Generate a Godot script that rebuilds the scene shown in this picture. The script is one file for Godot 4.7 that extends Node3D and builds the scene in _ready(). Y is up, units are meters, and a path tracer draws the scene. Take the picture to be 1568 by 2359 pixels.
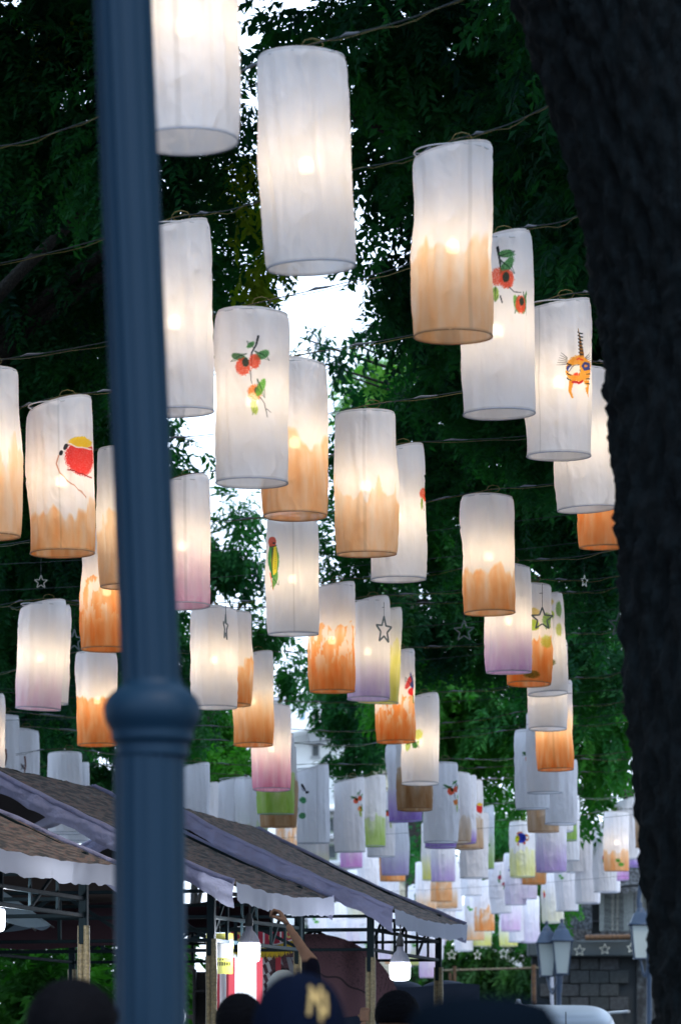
extends Node3D
# Lantern street at dusk. Layout units: U are the photograph's own units (1568 wide, 2359 high); P(x, y, s) is the world point that many
# metres-per-unit away. The camera is level with a raised lens, so verticals stay upright and heights are read straight off the picture.
const HZ = 2470.0
const EYE = 1.4
const FU = 9000.0
const CX = 784.0

var used = {}
var mats = {}
var rng = RandomNumberGenerator.new()
var noise_pics = {}

func P(px, py, s):
	return Vector3((px - CX) * s, EYE + (HZ - py) * s, -FU * s)

func numbered(n):
	if not used.has(n):
		used[n] = 0
		return n
	used[n] += 1
	return "%s_%03d" % [n, used[n]]

func thing(called, label, category, at = Vector3.ZERO, group = ""):
	var o = Node3D.new()
	o.name = numbered(called)
	add_child(o)
	o.position = at
	o.set_meta("label", label)
	o.set_meta("category", category)
	if group != "":
		o.set_meta("group", group)
	return o

func part(called, mesh, mat, parent, at = Vector3.ZERO):
	var o = MeshInstance3D.new()
	o.name = called
	o.mesh = mesh
	o.material_override = null
	if mesh is ArrayMesh or mesh is PrimitiveMesh:
		if mat != null:
			o.set_surface_override_material(0, mat)
	o.position = at
	parent.add_child(o, true)
	return o

func struct(called, mesh, mat, at = Vector3.ZERO):
	var o = part(called, mesh, mat, self, at)
	o.set_meta("kind", "structure")
	return o

func lin(r, g, b):
	return Color(r, g, b).linear_to_srgb()

func M(key, col = Color.WHITE, rough = 0.8, metal = 0.0):
	if mats.has(key):
		return mats[key]
	var m = StandardMaterial3D.new()
	m.resource_name = key
	m.albedo_color = col
	m.roughness = rough
	m.metallic = metal
	mats[key] = m
	return m

func noise(seed_, freq, type = FastNoiseLite.TYPE_SIMPLEX, oct = 4):
	var n = FastNoiseLite.new()
	n.seed = seed_
	n.frequency = freq
	n.noise_type = type
	n.fractal_octaves = oct
	return n

func noise_tex(seed_, freq, size = 512, ramp = [], oct = 4, type = FastNoiseLite.TYPE_SIMPLEX):
	var t = NoiseTexture2D.new()
	t.width = size
	t.height = size
	t.seamless = true
	t.noise = noise(seed_, freq, type, oct)
	if ramp.size():
		var g = Gradient.new()
		g.offsets = PackedFloat32Array([0.0, 1.0])
		g.colors = PackedColorArray([ramp[0], ramp[-1]])
		for i in range(1, ramp.size() - 1):
			g.add_point(float(i) / (ramp.size() - 1), ramp[i])
		t.color_ramp = g
	return t

func rough_mat(key, dark, light, scale, bump, rough = 0.85, seed_ = 3, freq = 0.02):
	# a weathered surface: a two-tone noise with matching relief; the noise pictures are shared between surfaces of like contrast
	if mats.has(key):
		return mats[key]
	var m = M(key, light, rough)
	var k = 0.45 if dark.srgb_to_linear().g < light.srgb_to_linear().g * 0.45 else 0.72
	var tk = "%s %d" % [k, seed_ % 2]
	if not noise_pics.has(tk):
		noise_pics[tk] = noise_tex(seed_ % 2 + 3, 0.022, 512, [Color(k, k, k) * Color(0.75, 0.75, 0.75), Color(k, k, k), Color(1, 1, 1) * 0.5 * (1.0 + k), Color(1, 1, 1)], 5)
	m.albedo_texture = noise_pics[tk]
	m.uv1_triplanar = true
	m.uv1_scale = Vector3.ONE * scale
	m.uv1_offset = Vector3(seed_ * 0.37, seed_ * 0.21, seed_ * 0.53)
	if bump > 0:
		if not noise_pics.has("relief"):
			noise_pics["relief"] = noise_tex(10, 0.04, 512, [], 5)
		m.heightmap_enabled = true
		m.heightmap_texture = noise_pics["relief"]
		m.heightmap_scale = bump
	return m

# ---------- geometry ----------
func grid(nu, nv, f, wrap = false, uvs = Vector2.ONE):
	# f(u, v) -> Vector3, u and v in 0..1
	var st = SurfaceTool.new()
	st.begin(Mesh.PRIMITIVE_TRIANGLES)
	for j in nv + 1:
		for i in nu + 1:
			var u = float(i) / nu
			var v = float(j) / nv
			st.set_uv(Vector2(u * uvs.x, (1.0 - v) * uvs.y))
			st.add_vertex(f.call(0.0 if (wrap and i == nu) else u, v))
	for j in nv:
		for i in nu:
			var a = j * (nu + 1) + i
			var b = a + nu + 1
			for k in [a, b, a + 1, a + 1, b, b + 1]:
				st.add_index(k)
	st.generate_normals()
	return st.commit()

func tube_into(st, pts, radii, sides = 6):
	# swept tube with flat caps; radii a number or an array
	var n = pts.size()
	var up = Vector3(0.13, 0.2, 0.97)
	var rings = []
	for i in n:
		var d = (pts[min(i + 1, n - 1)] - pts[max(i - 1, 0)]).normalized()
		if absf(d.dot(up)) > 0.95:
			up = Vector3(0.97, 0.1, 0.2)
		var x = d.cross(up).normalized()
		var y = x.cross(d).normalized()
		up = y
		var r = radii[i] if radii is Array else radii
		var ring = []
		for k in sides:
			var a = TAU * k / sides
			ring.append(pts[i] + (x * cos(a) + y * sin(a)) * r)
		rings.append(ring)
	st.set_smooth_group(0)
	for i in n - 1:
		for k in sides:
			var k2 = (k + 1) % sides
			var q = [rings[i][k], rings[i][k2], rings[i + 1][k2], rings[i + 1][k]]
			for v in [q[0], q[2], q[1], q[0], q[3], q[2]]:
				st.add_vertex(v)
	st.set_smooth_group(-1)
	for e in [0, n - 1]:
		for k in range(1, sides - 1):
			var tri = [rings[e][0], rings[e][k], rings[e][k + 1]]
			if e == 0:
				tri = [tri[0], tri[1], tri[2]]
			else:
				tri = [tri[0], tri[2], tri[1]]
			for v in tri:
				st.add_vertex(v)

func tube(pts, radii, sides = 6):
	var st = SurfaceTool.new()
	st.begin(Mesh.PRIMITIVE_TRIANGLES)
	tube_into(st, pts, radii, sides)
	st.generate_normals()
	return st.commit()

func lathe(profile, segs = 24, flute = 0, depth = 0.0):
	# profile: array of Vector2(radius, y), bottom to top
	var f = func(u, v):
		var p = v * (profile.size() - 1)
		var i = int(min(floor(p), profile.size() - 2))
		var q = profile[i].lerp(profile[i + 1], p - i)
		var a = u * TAU
		var r = q.x
		if flute > 0:
			r -= depth * pow(absf(sin(a * flute * 0.5)), 0.6)
		return Vector3(cos(a) * r, q.y, sin(a) * r)
	return grid(segs, profile.size() - 1, f, true)

func box_into(st, c, size, basis = Basis(), bev = 0.0):
	# a box with chamfered edges
	var h = size * 0.5
	bev = min(bev, min(h.x, min(h.y, h.z)) * 0.6)
	st.set_smooth_group(-1)
	var quads = []
	for ax in 3:
		for s in [-1.0, 1.0]:
			var b = (ax + 1) % 3
			var d = (ax + 2) % 3
			var q = []
			for k in [[-1, -1], [1, -1], [1, 1], [-1, 1]]:
				var v = Vector3.ZERO
				v[ax] = s * h[ax]
				v[b] = k[0] * (h[b] - bev)
				v[d] = k[1] * (h[d] - bev)
				q.append(v)
			quads.append(q if s > 0 else [q[3], q[2], q[1], q[0]])
	if bev > 0:
		for ax in 3:
			var b = (ax + 1) % 3
			var d = (ax + 2) % 3
			for s in [[-1, -1], [1, -1], [1, 1], [-1, 1]]:
				var q = []
				for k in [[0, -1], [0, 1], [1, 1], [1, -1]]:
					var v = Vector3.ZERO
					v[b] = s[0] * (h[b] - (bev if k[0] == 1 else 0.0))
					v[d] = s[1] * (h[d] - (bev if k[0] == 0 else 0.0))
					v[ax] = k[1] * (h[ax] - bev)
					q.append(v)
				quads.append(q if s[0] * s[1] < 0 else [q[3], q[2], q[1], q[0]])
		for sx in [-1, 1]:
			for sy in [-1, 1]:
				for sz in [-1, 1]:
					var a = Vector3(sx * h.x, sy * (h.y - bev), sz * (h.z - bev))
					var b2 = Vector3(sx * (h.x - bev), sy * h.y, sz * (h.z - bev))
					var c2 = Vector3(sx * (h.x - bev), sy * (h.y - bev), sz * h.z)
					quads.append([a, b2, c2, c2] if sx * sy * sz > 0 else [a, c2, b2, b2])
	for q in quads:
		var m = (q[0] + q[1] + q[2]) / 3.0
		var nrm = (q[1] - q[0]).cross(q[2] - q[0])
		var o = q if nrm.dot(m) < 0 else [q[3], q[2], q[1], q[0]]
		for k in [0, 1, 2, 0, 2, 3]:
			st.set_uv(Vector2(o[k].x + o[k].z, o[k].y))
			st.add_vertex(c + basis * o[k])

func box(size, bev = 0.0):
	var st = SurfaceTool.new()
	st.begin(Mesh.PRIMITIVE_TRIANGLES)
	box_into(st, Vector3.ZERO, size, Basis(), bev)
	st.generate_normals()
	return st.commit()

func bar_into(st, a, b, w, h = 0.0):
	# a square bar from a to b
	var d = b - a
	var l = d.length()
	if h == 0.0:
		h = w
	var z = d / l
	var up = Vector3.UP if absf(z.y) < 0.95 else Vector3.RIGHT
	var x = up.cross(z).normalized()
	box_into(st, (a + b) * 0.5, Vector3(w, h, l), Basis(x, z.cross(x), z), min(w, h) * 0.12)

func bars(list, w, h = 0.0):
	var st = SurfaceTool.new()
	st.begin(Mesh.PRIMITIVE_TRIANGLES)
	for p in list:
		bar_into(st, p[0], p[1], w, h)
	st.generate_normals()
	return st.commit()

func curve(pts, n):
	# Catmull-Rom through pts
	var out = []
	for i in pts.size() - 1:
		var p0 = pts[max(i - 1, 0)]
		var p3 = pts[min(i + 2, pts.size() - 1)]
		for k in n:
			out.append(pts[i].cubic_interpolate(pts[i + 1], p0, p3, float(k) / n))
	out.append(pts[-1])
	return out

# ---------- figures: a smooth union of tapered capsules, meshed by surface nets ----------
func nets_into(st, caps, cell, k = 0.03, lift = Transform3D()):
	# caps: [a, b, ra, rb, colour]
	var lo = Vector3(1e9, 1e9, 1e9)
	var hi = -lo
	for c in caps:
		for e in 2:
			var r = Vector3.ONE * (c[2 + e] + cell * 2)
			lo = Vector3(min(lo.x, c[e].x - r.x), min(lo.y, c[e].y - r.y), min(lo.z, c[e].z - r.z))
			hi = Vector3(max(hi.x, c[e].x + r.x), max(hi.y, c[e].y + r.y), max(hi.z, c[e].z + r.z))
	var nx = int((hi.x - lo.x) / cell) + 2
	var ny = int((hi.y - lo.y) / cell) + 2
	var nz = int((hi.z - lo.z) / cell) + 2
	var field = PackedFloat32Array()
	field.resize(nx * ny * nz)
	field.fill(1.0)
	var owner_ = PackedInt32Array()
	owner_.resize(nx * ny * nz)
	var near = PackedFloat32Array()
	near.resize(nx * ny * nz)
	near.fill(1.0)
	for ci in caps.size():
		var c = caps[ci]
		var a = c[0]
		var d = c[1] - c[0]
		var dd = max(d.length_squared(), 1e-9)
		var rm = max(c[2], c[3]) + k + cell * 2
		var l = Vector3(min(a.x, c[1].x), min(a.y, c[1].y), min(a.z, c[1].z)) - Vector3.ONE * rm
		var g = Vector3(max(a.x, c[1].x), max(a.y, c[1].y), max(a.z, c[1].z)) + Vector3.ONE * rm
		for z in range(max(0, int((l.z - lo.z) / cell)), min(nz, int((g.z - lo.z) / cell) + 2)):
			for y in range(max(0, int((l.y - lo.y) / cell)), min(ny, int((g.y - lo.y) / cell) + 2)):
				for x in range(max(0, int((l.x - lo.x) / cell)), min(nx, int((g.x - lo.x) / cell) + 2)):
					var p = lo + Vector3(x, y, z) * cell
					var t = clampf((p - a).dot(d) / dd, 0.0, 1.0)
					var s = (p - a - d * t).length() - lerpf(c[2], c[3], t)
					var at = (z * ny + y) * nx + x
					var h = max(k - absf(field[at] - s), 0.0) / k
					if s < near[at]:
						near[at] = s
						owner_[at] = ci
					field[at] = min(field[at], s) - h * h * k * 0.25
	var vert = {}
	var st_index = PackedVector3Array()
	var cols = []
	for z in nz - 1:
		for y in ny - 1:
			for x in nx - 1:
				var base = (z * ny + y) * nx + x
				var inside = 0
				var v = []
				for q in 8:
					var f = field[base + (q & 1) + ((q >> 1) & 1) * nx + (q >> 2) * nx * ny]
					v.append(f)
					if f < 0:
						inside += 1
				if inside == 0 or inside == 8:
					continue
				var sum = Vector3.ZERO
				var cnt = 0
				for e in [[0, 1], [2, 3], [4, 5], [6, 7], [0, 2], [1, 3], [4, 6], [5, 7], [0, 4], [1, 5], [2, 6], [3, 7]]:
					if (v[e[0]] < 0) != (v[e[1]] < 0):
						var t = v[e[0]] / (v[e[0]] - v[e[1]])
						var pa = Vector3(e[0] & 1, (e[0] >> 1) & 1, e[0] >> 2)
						var pb = Vector3(e[1] & 1, (e[1] >> 1) & 1, e[1] >> 2)
						sum += pa.lerp(pb, t)
						cnt += 1
				vert[base] = st_index.size()
				st_index.append(lift * (lo + (Vector3(x, y, z) + sum / cnt) * cell))
				cols.append(caps[owner_[base]][4])
	st.set_smooth_group(0)
	for base in vert:
		var x = base % nx
		var y = (base / nx) % ny
		var z = base / (nx * ny)
		for ax in 3:
			var step = [1, nx, nx * ny][ax]
			var b = [nx, nx * ny, 1][ax]
			var d = [nx * ny, 1, nx][ax]
			if not (vert.has(base - b) and vert.has(base - d) and vert.has(base - b - d)):
				continue
			if (field[base] < 0) == (field[base + step] < 0):
				continue
			var q = [vert[base], vert[base - b], vert[base - b - d], vert[base - d]]
			if field[base] >= 0:
				q = [q[3], q[2], q[1], q[0]]
			for i in [0, 2, 1, 0, 3, 2]:
				st.set_color(cols[q[i]])
				st.add_vertex(st_index[q[i]])

func hand_caps(curl, skin, side):
	# palm in the xy plane, fingers towards +y, thumb on the side's +x; curls towards +z
	var c = []
	for i in 4:
		c.append([Vector3((-0.03 + i * 0.02), 0.0, 0), Vector3((-0.031 + i * 0.021), 0.075, 0.0), 0.013, 0.012, skin])
		var l = [0.066, 0.075, 0.082, 0.074][i] * (0.9 if i == 0 else 1.0)
		var p = Vector3(-0.033 + i * 0.022, 0.085, 0)
		var ang = 0.1
		for k in 3:
			ang += curl * [0.8, 1.2, 0.8][k]
			var q = p + Vector3((i - 1.5) * 0.002, cos(ang), sin(ang)) * l * [0.45, 0.32, 0.25][k]
			c.append([p, q, 0.0095 - k * 0.001, 0.009 - k * 0.001, skin])
			p = q
	var t0 = Vector3(0.03, 0.015, 0.005)
	var t1 = t0 + Vector3(0.03, 0.03, 0.012 + curl * 0.012)
	var t2 = t1 + Vector3(0.008 - curl * 0.02, 0.028, 0.012 + curl * 0.012)
	c.append([t0, t1, 0.014, 0.011, skin])
	c.append([t1, t2, 0.0105, 0.0085, skin])
	if side < 0:
		for e in c:
			e[0].x = -e[0].x
			e[1].x = -e[1].x
	return c

# ---------- dyed and hand-painted cloth ----------
var DYES = {"o": Vector3(1.0, 0.47, 0.17), "p": Vector3(0.88, 0.42, 0.60), "v": Vector3(0.60, 0.45, 0.82), "m": Vector3(0.78, 0.42, 0.80), "g": Vector3(0.46, 0.72, 0.14),
	"y": Vector3(0.88, 0.88, 0.22), "b": Vector3(0.62, 0.40, 0.22), "l": Vector3(0.80, 0.70, 0.90), "c": Vector3(0.96, 0.95, 0.70)}
var n_low = noise(11, 1.0, FastNoiseLite.TYPE_SIMPLEX, 3)
var n_fine = noise(12, 3.0, FastNoiseLite.TYPE_SIMPLEX, 3)
var cloth_cache = {}

func cloth_image(code, sd, paints, seam, fine):
	# code: dye letter, edge height in %, manner (w wet edge, b blotched, s soft), strength 1..9; "white" is undyed
	var W = 320 if paints.size() and fine else (176 if fine else 112)
	var H = 256 if paints.size() and fine else (208 if fine else 128)
	if paints.size() and not fine:
		W = 224
		H = 160
	var dye = DYES.get(code[0], Vector3.ONE) if code != "white" else Vector3.ONE
	var edge = 0.0 if code == "white" else float(code.substr(1, 2)) / 100.0
	var how = "" if code == "white" else code[3]
	var power = 0.0 if code == "white" else float(code.substr(4, 1)) / 5.0
	var data = PackedByteArray()
	data.resize(W * H * 3)
	var ox = sd * 7.31
	var amp = 0.09 + 0.13 * fmod(sd * 0.37, 1.0)
	var fq = 0.7 + 0.8 * fmod(sd * 0.61, 1.0)
	var lx = log(dye.x)
	var ly = log(dye.y)
	var lz = log(dye.z)
	var at = 0
	var ca = PackedFloat32Array()
	var sa = PackedFloat32Array()
	for x in W:
		var a = TAU * (x + 0.5) / W
		ca.append(cos(a))
		sa.append(sin(a))
	var seam_x = int((0.5 + asin(clampf(seam, -0.98, 0.98)) / TAU) * W) if seam > -2 else -99
	for y in H:
		var t = 1.0 - (y + 0.5) / H
		var hem = 0.80 if (t < 0.014 or t > 0.984) else 1.0  # darker hem paints the light lost in doubled cloth
		var dyed = edge > 0.0 and t < edge + 0.28
		for x in W:
			var d = 0.0
			if dyed:
				var c = ca[x]
				var s = sa[x]
				var streak = n_low.get_noise_3d(c * 2.4 + ox, s * 2.4, t * 1.6)
				if how == "s":
					d = power * pow(clampf(1.0 - t / edge, 0.0, 1.0), 1.2) * (1.0 + 0.5 * streak)
					if t < 0.06:
						d += power * 0.5 * clampf(n_fine.get_noise_3d(c * 2.0 + ox, s * 2.0, t * 3.0), 0.0, 1.0)
				else:
					var e = edge + amp * n_low.get_noise_3d(c * fq + ox, s * fq, 5.0 + t * 1.5) + (0.02 if how == "b" else 0.008) * n_fine.get_noise_3d(c * 1.0 + ox, s * 1.0, t * 2.0)
					var g = e - t
					if g > -0.02:
						var inside = smoothstep(-0.008, 0.012, g) if how == "b" else smoothstep(-0.02, 0.035, g + 0.02 * streak)
						d = inside * power * (0.42 + 0.5 * clampf(g / edge, 0.0, 1.0) + 0.30 * streak + 0.30 * n_low.get_noise_3d(c * 1.4 + ox + 9.0, s * 1.4, t * 2.2) + 0.25 * exp(-g * g * 1500.0))
						if how == "b":
							var hole = smoothstep(0.02, 0.16, n_low.get_noise_3d(c * 2.6 + ox + 30.0, s * 2.6, t * 3.4))
							d *= 1.0 - hole * 0.95 * smoothstep(0.15 * edge, edge * 0.8, t)
						d = max(d, 0.0)
			var k = hem * (0.994 + 0.006 * n_fine.get_noise_2d(x * 3.0, y * 0.7))
			if absi(x - seam_x) < 2:
				k *= 0.84  # seam painted darker, as doubled cloth passes less light
			data[at] = int(255.0 * pow(0.83 * k * exp(lx * d), 0.4545))
			data[at + 1] = int(255.0 * pow(0.815 * k * exp(ly * d), 0.4545))
			data[at + 2] = int(255.0 * pow(0.835 * k * exp(lz * d), 0.4545))
			at += 3
	var im = Image.create_from_data(W, H, false, Image.FORMAT_RGB8, data)
	for p in paints:
		paint(im, p)
	return im

# brushwork: everything below is drawn in metres on the cloth, then put at its place round the lantern
var pim
var pc = Vector2.ZERO
var pscale = 1.0
var wide = 1.0

func to_px(p):
	var q = pc + Vector2(p.x * wide, -p.y) * pscale * Vector2(pim.get_width() / 1.257, pim.get_height() / 0.95)
	return Vector2(q.x, q.y)

func dab(x, y, col, a):
	if y < 0 or y >= pim.get_height():
		return
	x = posmod(x, pim.get_width())
	pim.set_pixel(x, y, pim.get_pixel(x, y).lerp(col, a))

func blob(cx, cy, rx, ry, col, rough_ = 0.25, a = 0.95, rot = 0.0):
	var c = to_px(Vector2(cx, cy))
	var ex = rx * wide * pscale * pim.get_width() / 1.257
	var ey = ry * pscale * pim.get_height() / 0.95
	var m = int(ceil(max(ex, ey) * 1.3)) + 1
	for y in range(int(c.y) - m, int(c.y) + m + 1):
		for x in range(int(c.x) - m, int(c.x) + m + 1):
			var d = Vector2((x + 0.5 - c.x), (y + 0.5 - c.y)).rotated(-rot) / Vector2(ex, ey)
			var l = d.length() + rough_ * 0.5 * n_fine.get_noise_2d(x * 0.16 + cx * 99.0, y * 0.16)
			var cover = clampf((1.0 - l) * min(ex, ey) + 0.5, 0.0, 1.0)
			if cover > 0:
				dab(x, y, col, cover * a * (1.0 - rough_ * clampf(n_fine.get_noise_2d(x * 0.3, y * 0.3 + cx * 50.0) + 0.2, 0.0, 1.0)))

func stroke(pts, w0, w1, col, a = 0.95):
	var total = 0.0
	for i in pts.size() - 1:
		var p = to_px(pts[i])
		var q = to_px(pts[i + 1])
		var n = int(p.distance_to(q) * 2.0) + 1
		for k in n:
			var f = (i + float(k) / n) / max(pts.size() - 1, 1)
			var c = p.lerp(q, float(k) / n)
			var r = lerpf(w0, w1, f) * pscale * 0.5 * pim.get_height() / 0.95
			var m = int(ceil(r)) + 1
			for y in range(int(c.y) - m, int(c.y) + m + 1):
				for x in range(int(c.x) - m, int(c.x) + m + 1):
					var cover = clampf(r - Vector2(x + 0.5 - c.x, y + 0.5 - c.y).length() + 0.5, 0.0, 1.0)
					if cover > 0:
						dab(x, y, col, cover * a * 0.7)

func brush_leaf(x0, y0, x1, y1, w, col, dark):
	var a = Vector2(x0, y0)
	var b = Vector2(x1, y1)
	var m = a.lerp(b, 0.45)
	var l = a.distance_to(b)
	var ang = atan2((b - a).y * 1.35, (b - a).x * 1.273)
	blob(m.x, m.y, l * 0.5, w * 0.5, col, 0.35, 0.9, ang)
	stroke([a, m, b], w * 0.12, w * 0.03, dark, 0.9)
	var side = (b - a).orthogonal().normalized() * w * 0.5
	stroke([a, m + side, b], w * 0.08, w * 0.04, dark, 0.5)
	stroke([a.lerp(b, 0.6) - side * 0.8, b], w * 0.1, 0.002, dark, 0.6)

func paint(im, p):
	# p: [what, offset from the axis as seen from the front in m, height above the hem in m, size]
	pim = im
	pscale = p[3]
	wide = 1.0 / maxf(0.72, sqrt(1.0 - pow(p[1] / 0.21, 2.0)))
	if p[0] == "pot":
		wide = 1.05
	if p[0] == "fish_tall":
		wide = 1.9
	if p[0] == "tiger":
		wide *= 1.2
	pc = Vector2((0.5 + asin(clampf(p[1] / 0.2, -0.99, 0.99)) / TAU) * im.get_width(), (1.0 - p[2] / 0.95) * im.get_height())
	var ink = Color(0.06, 0.08, 0.1)
	var green = Color(0.16, 0.45, 0.16)
	var dkgreen = Color(0.03, 0.16, 0.08)
	var red = Color(0.86, 0.25, 0.12)
	match p[0]:
		"persimmon":
			stroke([Vector2(0.043, 0.171), Vector2(0.033, 0.125), Vector2(0.007, 0.079), Vector2(0.005, 0.01)], 0.009, 0.004, ink)
			brush_leaf(0.02, 0.105, -0.02, 0.141, 0.024, green, dkgreen)
			brush_leaf(0.026, 0.09, 0.12, 0.045, 0.044, green, dkgreen)
			brush_leaf(-0.02, 0.07, -0.128, 0.036, 0.036, green.darkened(0.3), dkgreen)
			blob(0.024, 0.033, 0.03, 0.04, red, 0.5)
			blob(-0.04, 0.0, 0.042, 0.046, red, 0.5)
			blob(-0.026, 0.023, 0.018, 0.024, dkgreen, 0.4)
			stroke([Vector2(0, -0.02), Vector2(0.003, -0.07), Vector2(0.01, -0.095)], 0.003, 0.002, ink)
			blob(0.027, -0.14, 0.038, 0.043, Color(0.9, 0.45, 0.15), 0.6)
			blob(0.034, -0.125, 0.012, 0.016, dkgreen, 0.4, 0.8)
			brush_leaf(0.04, -0.065, 0.085, -0.168, 0.04, Color(0.3, 0.62, 0.15), dkgreen)
			brush_leaf(0.034, -0.185, 0.016, -0.266, 0.036, Color(0.62, 0.72, 0.25), Color(0.4, 0.5, 0.2))
			stroke([Vector2(0.055, -0.165), Vector2(0.085, -0.197), Vector2(0.098, -0.25), Vector2(0.1, -0.275)], 0.003, 0.002, ink)
			stroke([Vector2(0.098, -0.228), Vector2(0.13, -0.245)], 0.003, 0.001, ink)
		"persimmon_two":
			stroke([Vector2(-0.03, 0.2), Vector2(-0.02, 0.14), Vector2(-0.01, 0.06)], 0.012, 0.005, ink)
			brush_leaf(-0.02, 0.15, 0.075, 0.165, 0.04, green, dkgreen)
			brush_leaf(-0.015, 0.13, 0.07, 0.05, 0.05, green, dkgreen)
			blob(-0.035, 0.045, 0.042, 0.045, red, 0.6, 0.85)
			blob(0.02, 0.025, 0.042, 0.048, red, 0.4)
			blob(0.015, 0.035, 0.018, 0.026, dkgreen, 0.3)
			brush_leaf(-0.045, -0.01, -0.05, -0.09, 0.035, Color(0.5, 0.65, 0.2), dkgreen)
			stroke([Vector2(0.03, -0.02), Vector2(0.06, -0.045), Vector2(0.1, -0.05)], 0.004, 0.003, ink)
			brush_leaf(0.085, -0.065, 0.06, -0.16, 0.035, Color(0.35, 0.6, 0.2), dkgreen)
			brush_leaf(0.115, -0.045, 0.15, -0.165, 0.035, green, dkgreen)
			blob(0.1, -0.11, 0.034, 0.045, red, 0.3)
			blob(0.105, -0.095, 0.014, 0.022, dkgreen, 0.3)
			stroke([Vector2(-0.02, -0.06), Vector2(-0.01, -0.1)], 0.006, 0.004, ink)
		"tiger":
			stroke([Vector2(0.0, 0.26), Vector2(0.008, 0.17), Vector2(0.012, 0.1)], 0.008, 0.032, Color(0.55, 0.35, 0.12))
			for i in 7:
				stroke([Vector2(-0.01, 0.24 - i * 0.021), Vector2(0.02, 0.23 - i * 0.021)], 0.008, 0.006, ink)
			for s in [-1, 1]:
				for i in 6:
					stroke([Vector2(s * 0.045 - 0.01, 0.085 - i * 0.008), Vector2(s * (0.07 + i * 0.004) - 0.015, 0.12 - i * 0.015)], 0.004, 0.001, ink, 0.8)
			stroke([Vector2(-0.035, -0.06), Vector2(-0.04, -0.12), Vector2(-0.03, -0.165)], 0.022, 0.006, Color(0.85, 0.55, 0.12))
			stroke([Vector2(0.045, -0.06), Vector2(0.05, -0.12), Vector2(0.055, -0.15)], 0.022, 0.006, Color(0.85, 0.55, 0.12))
			blob(0.0, 0.015, 0.062, 0.085, Color(0.88, 0.56, 0.1), 0.2)
			blob(0.01, -0.085, 0.035, 0.026, Color(0.95, 0.93, 0.92), 0.1)
			for i in 4:
				stroke([Vector2(-0.055, 0.05 - i * 0.03), Vector2(-0.035, 0.04 - i * 0.032)], 0.008, 0.003, ink)
				stroke([Vector2(0.058, 0.02 - i * 0.03), Vector2(0.04, 0.015 - i * 0.028)], 0.008, 0.003, ink)
			stroke([Vector2(-0.02, 0.07), Vector2(0.0, 0.085), Vector2(0.02, 0.07)], 0.008, 0.008, red)
			stroke([Vector2(0.0, 0.09), Vector2(0.0, 0.05)], 0.008, 0.008, red)
			blob(0.035, 0.035, 0.019, 0.026, Color(0.12, 0.18, 0.5), 0.1)
			blob(-0.045, 0.02, 0.014, 0.02, Color(0.12, 0.18, 0.5), 0.1)
			blob(0.037, 0.037, 0.006, 0.008, Color(0.8, 0.5, 0.2), 0.0)
			blob(-0.018, 0.008, 0.03, 0.033, Color(0.95, 0.94, 0.93), 0.05)
			stroke([Vector2(-0.045, 0.0), Vector2(-0.03, 0.035), Vector2(0.0, 0.04), Vector2(0.012, 0.0)], 0.003, 0.003, ink)
			blob(-0.02, -0.02, 0.009, 0.009, red, 0.0)
			blob(0.0, -0.018, 0.009, 0.009, red, 0.0)
			stroke([Vector2(-0.03, -0.066), Vector2(0.0, -0.075), Vector2(0.03, -0.052)], 0.012, 0.012, Color(0.75, 0.12, 0.12))
		"pot":
			blob(0.02, 0.02, 0.115, 0.115, Color(0.85, 0.12, 0.1), 0.3)
			blob(0.02, 0.145, 0.13, 0.07, Color(0.9, 0.89, 0.9), 0.0, 1.0)
			blob(0.01, 0.105, 0.09, 0.034, Color(0.93, 0.75, 0.1), 0.2)
			stroke([Vector2(-0.08, 0.1), Vector2(-0.03, 0.075), Vector2(0.1, 0.072)], 0.008, 0.008, Color(0.95, 0.9, 0.9))
			stroke([Vector2(-0.09, 0.09), Vector2(-0.1, 0.07)], 0.022, 0.018, ink)
			stroke([Vector2(-0.12, 0.05), Vector2(-0.125, 0.035)], 0.02, 0.018, ink)
			stroke([Vector2(-0.08, -0.06), Vector2(0.0, -0.085), Vector2(0.12, -0.095)], 0.006, 0.006, Color(0.5, 0.05, 0.08))
			stroke([Vector2(-0.135, 0.03), Vector2(-0.15, -0.02), Vector2(-0.13, -0.08), Vector2(-0.06, -0.15), Vector2(0.0, -0.19), Vector2(0.04, -0.25)], 0.007, 0.005, Color(0.72, 0.5, 0.42), 0.8)
		"fish_tall":
			blob(0.0, 0.0, 0.038, 0.14, Color(0.16, 0.5, 0.16), 0.15)
			for i in 26:
				blob(0.014, 0.11 - i * 0.009, 0.02 * (1.0 - absf(i - 12.0) / 20.0), 0.006, Color(0.93, 0.85, 0.12), 0.1)
			for i in 12:
				for j in 3:
					blob(0.006 + j * 0.01, 0.09 - i * 0.015 + (j % 2) * 0.006, 0.002, 0.003, ink, 0.0, 0.8)
			blob(-0.004, 0.15, 0.026, 0.042, Color(0.75, 0.25, 0.15), 0.2)
			blob(0.008, 0.14, 0.006, 0.007, ink, 0.0)
			stroke([Vector2(-0.022, 0.118), Vector2(0.0, 0.11), Vector2(0.026, 0.12)], 0.006, 0.006, ink)
			stroke([Vector2(0.002, 0.1), Vector2(0.0, -0.12)], 0.007, 0.004, ink)
			brush_leaf(0.0, -0.13, -0.035, -0.21, 0.04, Color(0.9, 0.3, 0.12), ink)
			brush_leaf(0.0, -0.13, 0.03, -0.205, 0.04, Color(0.25, 0.55, 0.15), dkgreen)
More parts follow.
